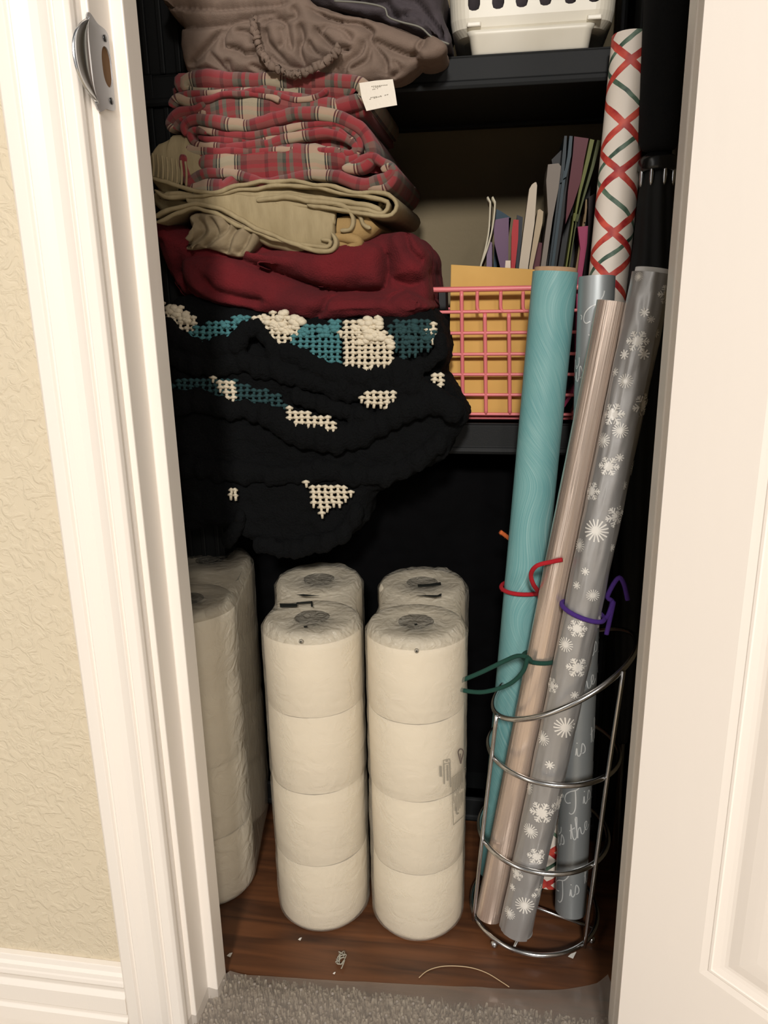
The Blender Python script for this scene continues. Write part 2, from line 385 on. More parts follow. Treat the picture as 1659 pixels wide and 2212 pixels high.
def crease(o, lines):
    """press fold lines (traced in the front plane) into the front of a cloth object"""
    bpy.context.view_layer.update(); dg = bpy.context.evaluated_depsgraph_get(); me = bpy.data.meshes.new_from_object(o.evaluated_get(dg))
    n = len(me.vertices); co_ = np.zeros(n*3, 'f'); me.vertices.foreach_get('co', co_); co_ = co_.reshape(-1, 3).astype('d')
    nr = np.zeros(n*3, 'f'); me.vertices.foreach_get('normal', nr); nr = nr.reshape(-1, 3)
    w_ = co_+np.array(o.location)-np.array(CAM); zc = w_@np.array(fw); x = 829.5+FPX*(w_@np.array(rt))/zc; y = 1106-FPX*(w_@np.array(up))/zc
    disp = np.zeros(n); idx = np.where(nr[:, 1] < -.05)[0]
    for pts, dep, wi, wo in lines:
        P = smooth([(a, b_, 0) for a, b_ in pts], max(8, len(pts)*9)); Q = np.array([(p.x, p.y) for p in P]); T_ = np.gradient(Q, axis=0); T_ /= np.linalg.norm(T_, axis=1)[:, None]+1e-9
        m_ = idx[(x[idx] > Q[:, 0].min()-60) & (x[idx] < Q[:, 0].max()+60) & (y[idx] > Q[:, 1].min()-60) & (y[idx] < Q[:, 1].max()+60)]
        if not len(m_): continue
        dx = x[m_][:, None]-Q[:, 0][None]; dy = y[m_][:, None]-Q[:, 1][None]; d2 = dx*dx+dy*dy; k = d2.argmin(1); r_ = np.arange(len(m_)); d = np.sqrt(d2[r_, k])
        sg = T_[k, 0]*dy[r_, k]-T_[k, 1]*dx[r_, k]; tt = k/(len(Q)-1); fade = np.clip(np.minimum(tt, 1-tt)*6+.25, 0, 1)
        disp[m_] = np.maximum(disp[m_], 1.45*dep*fade*np.exp(-d/np.where(sg > 0, wi, wo)))
    co_[:, 1] += disp; me.vertices.foreach_set('co', co_.astype('f').ravel()); me.polygons.foreach_set('use_smooth', [True]*len(me.polygons)); me.update()
    nm_ = o.data.name; o.modifiers.clear(); o.data = me; me.name = nm_
    sm = o.modifiers.new('smooth', 'SMOOTH'); sm.factor = .5; sm.iterations = 1
def struct(mb, name, m_, **k): return mb.build(name, m_, kind='structure', flat=k.pop('flat', True), **k)

# ------------------------------------------------------------------ the setting
WY = .675                                     # hallway face of the wall
JL, JR, JB = -.345, .153, .766                # jamb faces, back edge of jambs
IXL, IXR, IY = -.56, .225, 1.36               # closet interior
HD = 2.05
mb = MB(); mb.box(-2.4, JL-.02, WY, JB, 0, 2.6); struct(mb, 'wall_left', 'wall')
mb = MB(); mb.box(JR+.02, 2.2, WY, JB, 0, 2.6); struct(mb, 'wall_right', 'wall')
mb = MB(); mb.box(JL-.02, JR+.02, WY, JB, HD+.02, 2.6); struct(mb, 'wall_front', 'wall')
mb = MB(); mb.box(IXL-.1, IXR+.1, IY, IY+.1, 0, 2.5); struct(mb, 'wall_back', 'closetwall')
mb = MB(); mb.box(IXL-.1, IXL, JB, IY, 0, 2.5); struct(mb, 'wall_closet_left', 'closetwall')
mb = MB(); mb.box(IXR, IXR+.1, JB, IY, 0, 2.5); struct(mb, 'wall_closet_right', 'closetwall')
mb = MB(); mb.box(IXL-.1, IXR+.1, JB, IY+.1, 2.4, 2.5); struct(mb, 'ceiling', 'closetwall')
mb = MB(); mb.box(IXL-.1, IXR+.1, .752, IY+.1, -.05, 0); struct(mb, 'floor', 'wood')
mb = MB(); mb.box(-2.4, 2.2, -1.6, .752, -.05, -.022); struct(mb, 'floor_hall', 'carpet')

def vprism(poly, z0, z1): return MB().prism([(x, y, z0) for x, y in poly], (0, 0, z1-z0))
# moulded casing, profile measured from outer to inner edge
def casing(sgn, X0):
    pr_ = [(0, .679), (0, .661), (.004, .657), (.0165, .6555), (.019, .6585), (.0205, .6585), (.0225, .655), (.028, .6565), (.036, .6605), (.044, .6605), (.0515, .6570), (.056, .6545), (.058, .6575), (.0595, .6575), (.061, .654),
           (.070, .6545), (.0735, .6575), (.0745, .662), (.0735, .666), (.0745, .671), (.0745, .679)]
    return [(X0+sgn*x, y) for x, y in pr_]
mb = vprism(casing(1, -.4255), -.022, HD+.06); struct(mb, 'trim_1', 'trim', mods=[BEV(.0008)])
mb = vprism(casing(-1, JR+.005+.0745), -.022, HD+.06); struct(mb, 'trim_2', 'trim', mods=[BEV(.0008)])
mb = MB(); mb.box(-.4255, JR+.08, .656, .676, HD+.01, HD+.075); struct(mb, 'trim_3', 'trim', mods=[BEV(.004)])
def jamb(sgn, X):
    p = [(0, .6745), (0, .7125), (.0125, .7125), (.0125, .7257), (.0125, .742), (0, .742), (0, JB-.004), (-.004, JB), (-.02, JB), (-.02, .6745)]
    return [(X+sgn*x, y) for x, y in p]
mb = vprism(jamb(1, JL), -.004, HD); struct(mb, 'trim_4', 'trim', mods=[BEV(.0015)])
mb = vprism(jamb(-1, JR), -.004, HD); struct(mb, 'trim_5', 'trim', mods=[BEV(.0015)])
mb = MB(); mb.box(JL, JR, .6745, JB, HD, HD+.02); struct(mb, 'trim_6', 'trim', mods=[BEV(.0015)])
# baseboard left
zb = PX(135, 2086, .66).z
bbp = [(.675, zb), (.668, zb-.001), (.6665, zb-.008), (.6635, zb-.011), (.6625, zb-.016), (.6615, zb-.018), (.6605, zb-.023), (.663, zb-.027), (.664, zb-.033),
       (.660, zb-.040), (.6595, zb-.062), (.6615, zb-.065), (.6615, zb-.069), (.6585, zb-.073), (.6575, -.01), (.6575, -.024), (.675, -.024)]
mb = MB().prism([(-2.4, y, z) for y, z in bbp], (2.4-.4255, 0, 0)); struct(mb, 'baseboard_left', 'trim', mods=[BEV(.0008)])

# carpet pile under the mat, near the threshold only
mb = MB()
for i in range(26000):
    x = random.uniform(-.85, .40); y = random.uniform(.40, .752) if i > 5000 else random.uniform(.66, .752)
    if y > .652 and (x < JL-.004 or x > JR+.004): continue
    if x < -.425 and y > .56: continue
    h = random.uniform(.018, .026) if y < .735 else random.uniform(.016, .022); a = random.uniform(0, 2*pi); w = .0012
    q = V((x, y, -.022)); dx = V((cos(a)*w, sin(a)*w, 0)); ln = V((random.uniform(-.004, .004), random.uniform(-.004, .004), h))
    t = q+ln; e2 = q+ln*1.0+V((random.uniform(-.002, .002), random.uniform(-.002, .002), .0006))
    mb.add([q-dx, q+dx, lerp(q, t, .6)+dx*1.5, t+dx, t-dx, lerp(q, t, .6)-dx*1.5], [(0, 1, 2, 5), (5, 2, 3, 4)])
mb.build('carpet_pile', 'carpet', label='grey brown looped carpet pile at the closet threshold', cat='carpet', kind='stuff', flat=True, recalc=False)

# clear vinyl runner, studded
mb = MB(); nx, ny = 70, 26; rows = []
ed = smooth([(*PZ(498, 2106, 0).xy, 0), (*PZ(640, 2115, 0).xy, 0), (*PZ(800, 2124, 0).xy, 0), (*PZ(1000, 2133, 0).xy, 0), (*PZ(1200, 2140, 0).xy, 0), (*PZ(1312, 2120, 0).xy, 0)], nx)
for j in range(ny):
    row = []
    for i in range(nx):
        e_ = ed[i]; fx = i/(nx-1); x1 = -.375+.54*fx; t = j/(ny-1)
        y = lerp(e_.y, .45, t); x = lerp(e_.x, x1, min(1, t*3)); 
        z = .0015 + .0085*min(1, (e_.y-y)/.03) + .0012*noise.noise(V((x*30, y*30, 0)))
        if i > nx-4 and t < .4: z += .010*(i-nx+4)/3
        if i < 4 and t < .3: z += .004*(4-i)/3
        row.append(V((min(x, JR-.004) if y > .65 else x, y, z)))
    rows.append(row)
mb.grid(rows)
for i in range(26):
    for j in range(6):
        x = -.33+.02*i+(.01 if j % 2 else 0); y = .728-.02*j; mb.ball((x, y, .0108), (.0022, .0022, .0014), 8, 4)
o = mb.build('vinyl_runner', 'vinyl', label='clear studded vinyl runner laid over the carpet up to the closet floor', cat='floor mat', recalc=False)

# ------------------------------------------------------------------ door, standing open at the right
aD = radians(46.6); dD = V((sin(aD), -cos(aD), 0)); nD = V((-cos(aD), -sin(aD), 0)); P0 = V((.1275, .6275, 0))
def ond(x, y):
    r_ = ray(x, y); t = (P0-CAM).dot(nD)/r_.dot(nD); P = CAM+r_*t; return (P-P0).dot(dD), P.z
def DP(u, z, h=0): return P0+dD*u+V((0, 0, z))+nD*h
DW = .47; u1 = ond(1510, 2100)[0]; z1 = ond(1510, 2100)[1]; mo = .030
prof = [(0, 0), (.003, -.0010), (.0065, -.0020), (.0075, -.0012), (.0095, -.0012), (.0105, -.0026), (.016, -.0050), (.0195, -.0060), (.0225, -.0060), (.026, -.0048), (.032, -.0030), (.040, -.0018), (.046, -.0012)]
prof = [(a, b_*.6) for a, b_ in prof]
root = thing('door_1', tuple(DP(DW/2, 0)), 'white painted panel door standing open toward the viewer at the right', 'door')
root['kind'] = 'structure'
def panel(mb, ua, ub, za, zb):
    rings = []
    for s_, h in prof:
        rings.append([DP(ua+s_, za+s_, h), DP(ub-s_, za+s_, h), DP(ub-s_, zb-s_, h), DP(ua+s_, zb-s_, h)])
    for k in range(len(rings)-1):
        for c in range(4): a, b_ = rings[k], rings[k+1]; mb.add([a[c], a[(c+1) % 4], b_[(c+1) % 4], b_[c]], [(0, 1, 2, 3)])
    mb.add(rings[-1], [(0, 1, 2, 3)])
mb = MB(); pz = [(z1, .93), (1.10, 1.90)]; ua, ub = u1, DW-u1; zz = [.012, z1, .93, 1.10, 1.90, 2.03]
def q4(ua_, ub_, za_, zb_): mb.add([DP(ua_, za_), DP(ub_, za_), DP(ub_, zb_), DP(ua_, zb_)], [(0, 1, 2, 3)])
q4(0.0015, ua, .012, 2.03); q4(ub, DW, .012, 2.03)
for a, b_ in ((.012, z1), (.93, 1.10), (1.90, 2.03)): q4(ua, ub, a, b_)
for a, b_ in pz: panel(mb, ua, ub, a, b_)
T = -.035
for a, b_ in (((.0015, 0), (0, -.0015)), ((0, -.0015), (0, T)), ((0, T), (DW, T)), ((DW, T), (DW, 0))):
    mb.add([DP(a[0], .012, a[1]), DP(b_[0], .012, b_[1]), DP(b_[0], 2.03, b_[1]), DP(a[0], 2.03, a[1])], [(0, 1, 2, 3)])
mb.add([DP(0, .012), DP(DW, .012), DP(DW, .012, T), DP(0, .012, T)], [(0, 1, 2, 3)]); mb.add([DP(0, 2.03), DP(DW, 2.03), DP(DW, 2.03, T), DP(0, 2.03, T)], [(0, 1, 2, 3)])
mb.build('door_slab', 'door', root, flat=True)
mb = MB()
for z in (.25, 1.02, 1.80):
    mb.tube([DP(-.004, z-.04, T), DP(-.004, z+.04, T)], .005, 12)
mb.build('hinge', 'trim', root)

# strike plate on the left jamb
def JX(x, y): d = ray(x, y); X = JL+.0012; return CAM+d*(X/d.x)
root = thing('strike_plate', tuple(JX(215, 140)), 'silver metal strike plate with latch hole on the white door jamb', 'strike plate')
def plate_holes(outer, holes, th):
    cu = bpy.data.curves.new('tmp', 'CURVE'); cu.dimensions = '2D'; cu.fill_mode = 'BOTH'; cu.extrude = th/2
    for pts in [outer]+holes:
        sp_ = cu.splines.new('POLY'); sp_.points.add(len(pts)-1); sp_.use_cyclic_u = True
        for i, p in enumerate(pts): sp_.points[i].co = (p[0], p[1], 0, 1)
    ob = bpy.data.objects.new('tmp', cu); S.collection.objects.link(ob); dg = bpy.context.evaluated_depsgraph_get()
    me = bpy.data.meshes.new_from_object(ob.evaluated_get(dg)); bpy.data.objects.remove(ob); bpy.data.curves.remove(cu)
    vs = [v_.co.copy() for v_ in me.vertices]; fs = [tuple(p.vertices) for p in me.polygons]; bpy.data.meshes.remove(me); return vs, fs
c_ = [JX(190, 40), JX(224, 58), JX(247, 238), JX(208, 224)]
y0 = c_[0].y; yA = JX(236, 100).y; zt = JX(205, 48).z; zl = JX(230, 235).z
hc = JX(231, 145); hz = JX(231, 104).z-hc.z
outer = smooth([(y0-.002, zl, 0), (y0-.002, zt, 0), ((y0+yA)/2, zt, 0), (yA-.002, zt-.002, 0), (yA, zt-.012, 0), (yA, zl+.012, 0), (yA-.002, zl+.002, 0), ((y0+yA)/2, zl, 0)], 64, True)
hole = [(hc.y+.0085*cos(a*pi/16), hc.z+hz*1.02*sin(a*pi/16)*(abs(sin(a*pi/16))**-.25 if a % 16 else 1)) for a in range(32)]
vs, fs = plate_holes([(p.x, p.y) for p in outer], [hole], .0012)
mb = MB().add([V((JL+.0009+v_.z, v_.x, v_.y)) for v_ in vs], fs); mb.build('plate', 'steel_flat', root, flat=True)
mb = MB().box(JL-.002, JL+.0003, hc.y-.008, hc.y+.008, hc.z-hz*1.1, hc.z+hz*1.1); mb.build('latch_hole', 'dark_wood_hole', root, label='brown bare wood latch hole', flat=True)
for dz in (zt-.008, zl+.008):
    mb = MB().tube([(JL+.0005, hc.y+.001, dz), (JL+.0022, hc.y+.001, dz)], .0028, 14); mb.build('screw', 'gloss_black', root, label='dark screw head')
mb = MB(); rows = []
for i in range(20):
    t = i/19; z = lerp(zt, zl, t); w = max(.02, (1-abs(2*t-1)**2.4))
    row = []
    for j in range(9):
        s_ = j/8; yy = y0-.001-.024*w*s_; xx = JL+.0011+.0030*sin(s_*pi)*.9-.003*s_*s_*w
        row.append(V((xx, yy, z)))
    rows.append(row)
mb.grid(rows); mb.build('curved_lip', 'steel', root, mods=[('SOLIDIFY', dict(thickness=.0011))])

# ------------------------------------------------------------------ black shelving unit
SY = 1.062; SB = 1.315
root = thing('shelving_unit', (-.13, (SY+SB)/2, 0), 'black plastic shelving unit filling the closet behind everything', 'shelves')
UL, UR = -.485, .200
def shelf(ztop, zlow, name='shelf'):
    mb = MB(); mb.box(UL, UR, SY+.004, SB, ztop-.012, ztop)
    lip = [(SY, zlow+.010), (SY+.002, ztop-.003), (SY+.006, ztop), (SY+.03, ztop), (SY+.03, zlow), (SY-.0015, zlow), (SY-.0028, zlow+.004), (SY-.0015, zlow+.009)]
    mb.prism([(UL, y, z) for y, z in lip], (UR-UL, 0, 0)); mb.box(UL, UR, SB-.02, SB, zlow, ztop)
    mb.box(UL, UL+.02, SY, SB, zlow, ztop); mb.box(UR-.02, UR, SY, SB, zlow, ztop)
    mb.box(UL+.02, UR-.02, SY+.03, SB-.02, zlow+.004, zlow+.008)
    return mb.build(name, 'black_plastic', root, flat=True, mods=[BEV(.0012)])
z_lt = PX(1050, 915, SY).z; z_lb = PX(1050, 981, SY).z
z_ut = PX(1000, 118, SY).z; z_ub = PX(1000, 193, SY).z
shelf(z_lt, z_lb); shelf(z_ut, z_ub); shelf(.06, .02); shelf(1.55, 1.507)
for (x, y) in ((UL+.035, SY+.03), (UR-.028, SY+.03), (UL+.035, SB-.03), (UR-.028, SB-.03)):
    mb = MB()
    for (a, b_) in ((.0, .02), (.06, z_lb), (z_lt, z_ub), (z_ut, 1.507)):
        w_ = .033 if x < 0 else .024
        mb.box(x-w_, x+w_, y-.026, y+.026, a, b_)
        for k in (-1, 0, 1): mb.box(x-w_*.12+k*w_*.66, x+w_*.12+k*w_*.66, y-.029, y-.02, a, b_)
    mb.build('post', 'black_plastic', root, flat=True, mods=[BEV(.002)])

# black cloth bag on the floor behind the paper rolls
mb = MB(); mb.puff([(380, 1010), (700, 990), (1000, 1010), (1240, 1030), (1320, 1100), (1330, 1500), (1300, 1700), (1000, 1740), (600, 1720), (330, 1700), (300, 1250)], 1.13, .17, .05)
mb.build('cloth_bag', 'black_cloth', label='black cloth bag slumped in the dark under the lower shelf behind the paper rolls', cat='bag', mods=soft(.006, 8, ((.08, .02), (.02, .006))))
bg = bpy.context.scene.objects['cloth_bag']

# ------------------------------------------------------------------ toilet paper packs
def pack(cf, cb, r, H, label, low=.001, pinch=.010, film='clear_film'):
    cf = V((*cf, 0)); cb = V((*cb, 0)); root = thing('toilet_paper_pack', (*((cf+cb)/2).xy, 0), label, 'toilet paper', None)
    rr_ = r-.003; seg = 40
    for c in (cf, cb):
        for k in range(4):
            za = low+k*(H-low)/4; zb_ = low+(k+1)*(H-low)/4
            ef = .011 if k == 0 else .0008; et = .009 if k == 3 else .0008
            pr_ = [(.021, zb_-.004, 1), (.0225, zb_-.0012, 1), (rr_-et, zb_-.0008, 1), (rr_-et*.35, zb_-et*.3, 0), (rr_, zb_-et, 0), (rr_*1.004, (za+zb_)/2, 0), (rr_, za+ef, 0), (rr_-ef*.35, za+ef*.3, 0), (rr_-ef, za+.0005, 0), (.021, za+.0005, 0), (.021, zb_-.004, 1)]
            mb = MB(); ph = random.uniform(0, 9)
            dw = random.uniform(-.0012, .0012)
            rows = [[V((c.x+dw+(p+.0012*noise.noise(V((cos(2*pi*i/seg)*1.4+ph, sin(2*pi*i/seg)*1.4, z*14))) )*cos(2*pi*i/seg), c.y+p*sin(2*pi*i/seg), z+.0008*noise.noise(V((3*cos(2*pi*i/seg), 3*sin(2*pi*i/seg), ph))))) for i in range(seg)] for p, z, _ in pr_]
            mb.grid(rows, False, True)
            for q_ in range(len(mb.mi)): mb.mi[q_] = 1 if q_//seg in (0, 9) else 0
            mb.build('paper_roll', ['tissue', 'core_tube'], root)
    # film around both columns
    ax = (cb-cf).normalized(); px_ = V((ax.y, -ax.x, 0)); D = (cb-cf).length; n = 26; R_ = r
    def ringpt(rad, shrink=1):
        pts = []
        for i in range(n+1): a = -pi/2+pi*i/n; pts.append(cf-ax*(cos(a)*rad)+px_*(sin(a)*rad))
        for i in range(1, 6): t = i/6; pts.append(cf+ax*(D*t)+px_*(rad-pinch*sin(pi*t)*shrink))
        for i in range(n+1): a = pi/2-pi*i/n; pts.append(cb+ax*(cos(a)*rad)+px_*(sin(a)*rad))
        for i in range(1, 6): t = 1-i/6; pts.append(cf+ax*(D*t)-px_*(rad-pinch*sin(pi*t)*shrink))
        return pts
    rows = []; nz = 46
    for k in range(nz+1):
        z = low+(H-low)*k/nz; f = 0
        if z < low+.022: f = 1-(z-low)/.016
        t_ = H-z
        if t_ < .012: f2 = 1-t_/.012
        else: f2 = 0
        rad = R_ - .008*(1-sqrt(max(0, 1-f*f))) - .007*(1-sqrt(max(0, 1-f2*f2)))
        seamd = min(abs(z-(low+(H-low)*q/4)) for q in (1, 2, 3)); rad -= .0016*max(0, 1-seamd/.006)
        pts = ringpt(rad); row = []
        for i, p in enumerate(pts):
            o_ = p-(cf if (p-cf).length < (p-cb).length else cb); o_.normalize()
            row.append(V((p.x, p.y, z+(.0005 if k == nz else 0)))+o_*(.0012*noise.noise(V((p.x*22, p.y*22, z*40)))+.0006*abs(noise.noise(V((p.x*60, p.y*60, z*120))))))
        rows.append(row)
    for s_ in (.97, .9, .8, .68, .55, .42, .28, .12, .0):
        row = []
        for i, p in enumerate(ringpt((R_-.007)*s_, s_*1.0)):
            dd = min((p-cf).length, (p-cb).length); t = (p-cf).dot(ax)/D
            z = H+.0014-.010*max(0, 1-abs(t-.5)/.16)*(.4+.6*abs((p-cf).dot(px_))/r)+.0060*abs(noise.noise(V((p.x*32, p.y*32, 2))))+.0016*noise.noise(V((p.x*110, p.y*110, 5)))
            row.append(V((p.x, p.y, max(z, H-.011) if abs(t-.5) < .2 else max(z, H+.0006))))
        rows.append(row)
    mb = MB(); mb.grid(rows, False, True); cc_ = len(rows[0])
    for q_ in range(len(mb.mi)):
        if q_//cc_ >= nz-1: mb.mi[q_] = 1
    mb.build('plastic_wrap', [film, 'crinkled_film'], root)
    return root
def onpack(cf, r, x, y):      # where a view ray meets the front column's side
    d = ray(x, y); c = V(cf); a = d.x**2+d.y**2; bq = 2*(d.x*(CAM.x-c.x)+d.y*(CAM.y-c.y)); cc = (CAM.x-c.x)**2+(CAM.y-c.y)**2-r*r
    ds = bq*bq-4*a*cc; t = (-bq-sqrt(max(ds, 0)))/(2*a); P = CAM+d*t; o_ = V((P.x-c.x, P.y-c.y, 0)).normalized(); return P, o_
HP = .443
p1 = pack((-.413, .906), (-.440, 1.062), .0655, .452, 'left pack of white toilet paper rolls in clear wrap, half hidden by the door jamb', pinch=.001, film='milky_film')
p2 = pack((-.2365, .886), (-.260, 1.022), .0655, HP, 'middle pack of white toilet paper rolls in clear wrap, between two similar packs')
p3 = pack((-.1020, .888), (-.1075, 1.024), .0650, HP, 'right pack of white toilet paper rolls with grey print, next to the wire stand')
def marks(root, c, r, lst, name, m_, label=None, lift=.0030):
    mb = MB()
    for pts, w in lst:
        for i in range(len(pts)-1):
            (xa, ya), (xb, yb) = pts[i], pts[i+1]; k = max(1, int(abs(yb-ya)/12+abs(xb-xa)/4)); d = V((xb-xa, yb-ya, 0)); pn = V((-d.y, d.x, 0)).normalized()*w/2
            for j in range(k):
                q = []
                for (t, s_) in ((j/k, 1), ((j+1)/k, 1), ((j+1)/k, -1), (j/k, -1)):
                    P, o_ = onpack(c, r, lerp(xa, xb, t)+pn.x*s_, lerp(ya, yb, t)+pn.y*s_); q.append(P+o_*lift)
                mb.add(q, [(0, 1, 2, 3)])
    return mb.build(name, m_, root, label=label, flat=True)
c3 = (-.1020, .888)
L1 = [([(949, 1652), (950, 1675)], 5), ([(956, 1648), (957, 1691)], 3), ([(963, 1650), (964, 1684)], 3.4), ([(968, 1645), (970, 1698)], 3.2), ([(955, 1640), (968, 1637), (969, 1645), (956, 1648), (955, 1640)], 1.6), ([(960, 1642), (965, 1641)], 3),
      ([(973, 1678), (987, 1668), (1001, 1656)], 1.2), ([(973, 1678), (974, 1730), (976, 1780), (998, 1760)], 1.2)]
for k in range(8):
    L1.append(([(976+k*3.2, 1679-k*2.6), (976.5+k*3.2, 1715-k*2+random.uniform(-4, 4))], 1.7)); L1.append(([(976+k*3.2, 1720-k*2), (977+k*3, 1752-random.uniform(0, 22))], 1.5))
L1.append(([(981, 1742), (983, 1757), (987, 1754)], 2.2))
marks(p3, c3, .0650, L1, 'grey_print', 'ink', 'small grey printed text block')
dr = [(991+5.5*sin(a)*(1 if cos(a) > 0 else max(0, 1+cos(a)*.9)), 1624-8*cos(a)+(16 if cos(a) < 0 else 0)*(-cos(a))) for a in [2*pi*i/16 for i in range(17)]]
marks(p3, c3, .0650, [(dr, 2.6), ([(990, 1626), (992, 1640)], 1.6)], 'drop_symbol', simple('brown_grey_ink', 110, 98, 90), 'dark teardrop symbol')
for root, c, r, x, y in ((p2, (-.2365, .886), .0655, 651, 1384), (p3, c3, .0650, 900, 1404)):
    P, o_ = onpack(c, r, x, y); mb = MB().tube([P+o_*.0010, P+o_*.0030], .0026, 14); mb.build('vent_hole', 'ink', root, label='small grey vent hole')
    mb = MB().tube([P+o_*.0025, P+o_*.0034], .001, 10); mb.build('vent_hole', 'dark_ink', root)
def topmark(root, pts, z, name='black_mark'):
    mb = MB().prism([PZ(x, y, z) for x, y in pts], (0, 0, .0004)); mb.build(name, 'dark_ink', root, flat=True, label='black printed mark on the wrap')
ZT = HP+.0048
topmark(p2, [(604, 1304), (642, 1304), (642, 1311), (605, 1312)], ZT); topmark(p2, [(640, 1302), (674, 1299), (675, 1302), (641, 1305)], ZT)
topmark(p2, [(671, 1300), (675, 1300), (676, 1311), (672, 1311)], ZT); topmark(p2, [(641, 1285), (655, 1284), (690, 1287), (655, 1288)], ZT)
topmark(p3, [(902, 1263), (925, 1262), (952, 1258), (953, 1264), (925, 1267), (903, 1268)], ZT); topmark(p3, [(900, 1286), (945, 1286), (954, 1282), (953, 1288), (940, 1290)], ZT)
topmark(p3, [(895, 1348), (901, 1347), (902, 1350), (896, 1351)], ZT); topmark(p2, [(656, 1353), (664, 1352), (664, 1355), (657, 1356)], ZT)

# ------------------------------------------------------------------ rolls of gift wrap
class Roll:
    def __init__(s, name, top, bot, Yt, Yb, R, m_, label, core='cardboard', coreR=None, spiral=.0012, seam=2.2, nz=40, crink=0, ovalw=0, clipz=.022, group='gift wrap rolls', ex=.005):
        A, B = PX(*top, Yt), PX(*bot, Yb)
        s.w = (A-B).normalized()
        if B.z < clipz: B = B+s.w*((clipz-B.z)/s.w.z)
        s.A, s.B, s.R, s.L = A, B, R, (A-B).length
        c = CAM-(A+B)/2; s.e1 = (c-s.w*c.dot(s.w)).normalized(); s.e2 = s.w.cross(s.e1)
        s.root = thing(name, tuple(B), label, 'gift wrap', group)
        s.sp, s.seam, s.cr = spiral, seam, crink
        seg = 72; rows = []; uvs = []
        for k in range(nz+1):
            v_ = s.L*k/nz; row = []
            for i in range(seg+1):
                a = seam+2*pi*i/seg; rad = s.rad(a, v_, i/seg)
                row.append(s.P(a*1.0, v_, rad)); uvs.append((a*R, v_))
            rows.append(row)
        mb = MB(); mb.grid(rows, uv=uvs)
        # turn over the top and line the inside
        ri = R-.0022; inn = []
        for (rad, dv) in ((R-.0006, 0), (ri, -.0004), (ri, -.06)):
            inn.append([s.P(2*pi*i/seg, s.L+dv, rad) for i in range(seg)])
        mb.grid(inn, False, True); 
        inn = [[s.P(2*pi*i/seg, dv, rad) for i in range(seg)] for rad, dv in ((R-.0006, 0), (ri, 0), (ri, .06))]
        mb.grid(inn, False, True); s.mb = mb
        s.paper_m = [m_]
        cr = coreR or R-.0024; mb2 = MB()
        inn = [[s.P(2*pi*i/36, vv2, rad) for i in range(36)] for rad, vv2 in ((cr-.0018, .005), (cr, .002), (cr, s.L+ex), (cr-.0018, s.L+ex), (cr-.0018, .005))]
        mb2.grid(inn, False, True); mb2.build('cardboard_core' if core == 'cardboard' else 'paper_core', core, s.root)
    def rad(s, a, v_, f=None):
        if f is None: f = ((a-s.seam) % (2*pi))/(2*pi)
        r_ = s.R+s.sp*(f-.5); c = s.cr
        if c: r_ += c*(abs(noise.noise(V((cos(a)*2.2, sin(a)*2.2, v_*14))))-.2) + c*.5*noise.noise(V((cos(a)*3, sin(a)*3, v_*45)))*min(1, max(.25, (v_/s.L-.7)*5))
        return r_
    def P(s, a, v_, rad): return s.B+s.w*v_+(s.e1*cos(a)+s.e2*sin(a))*rad
    def finish(s): s.mb.build('wrapping_paper', s.paper_m, s.root, recalc=True)
    def uvpx(s, x, y):          # (angle, height) of the point of the roll seen at a pixel
        d = ray(x, y); o_ = CAM-s.B; dp = d-s.w*d.dot(s.w); op = o_-s.w*o_.dot(s.w)
        a, b_, c = dp.dot(dp), 2*dp.dot(op), op.dot(op)-s.R**2; ds = max(0, b_*b_-4*a*c); t = (-b_-sqrt(ds))/(2*a); P = CAM+d*t-s.B
        return math.atan2(P.dot(s.e2), P.dot(s.e1)), P.dot(s.w)
    def stroke(s, pts, w, mi, lift=.0007):      # pts in metres (around, along)
        fine = [pts[0]]
        for i in range(len(pts)-1):
            (a0, b0), (a1, b1) = pts[i], pts[i+1]; k = max(1, int(sqrt((a1-a0)**2+(b1-b0)**2)/.0025))
            fine += [(lerp(a0, a1, j/k), lerp(b0, b1, j/k)) for j in range(1, k+1)]
        pts = fine; n = len(pts)
        rows = []
        for i, (u, v_) in enumerate(pts):
            t = V((pts[min(i+1, n-1)][0]-pts[max(i-1, 0)][0], pts[min(i+1, n-1)][1]-pts[max(i-1, 0)][1], 0)).normalized(); q = V((-t.y, t.x, 0))*w/2
            rows.append([s.P((u+k_*q.x)/s.R, v_+k_*q.y, s.rad((u+k_*q.x)/s.R, v_+k_*q.y)+lift*.45) for k_ in (1, -1)])
        s.mb.grid(rows, mi=mi)

GR = [('teal', (1199, 585), (1072, 1900), .99, .955, .0268), ]
teal = Roll('gift_wrap_roll', (1199, 588), (1072, 1900), .988, .952, .0268, 'teal_wrap', 'teal brushed gift wrap roll with brown cardboard rim, leftmost in the wire stand'); teal.finish()
cross = Roll('gift_wrap_roll', (1367, 80), (1178, 1925), 1.030, .945, .0238, 'cross_wrap', 'tall white gift wrap roll with red and green crossed stripes', core='white_core', seam=3.0, ex=-.006); cross.finish()
script = Roll('gift_wrap_roll', (1289, 598), (1230, 2003), .967, .890, .0208, 'silver_script_foil', 'silver gift wrap roll with holiday script lettering, behind the rose gold roll', core='white_core', ex=-.006)
rose = Roll('gift_wrap_roll', (1324, 652), (1056, 1975), .920, .868, .0180, 'rose_gold_foil', 'shiny rose gold gift wrap roll between the teal and snowflake rolls', core='white_core', crink=.0009, ex=-.004); rose.finish()
snow = Roll('gift_wrap_roll', (1411, 592), (1116, 2005), .893, .842, .0218, 'silver_foil', 'silver gift wrap roll printed with white snowflakes, frontmost in the wire stand', core='white_core', crink=.0022, seam=.75, spiral=.003, nz=120)

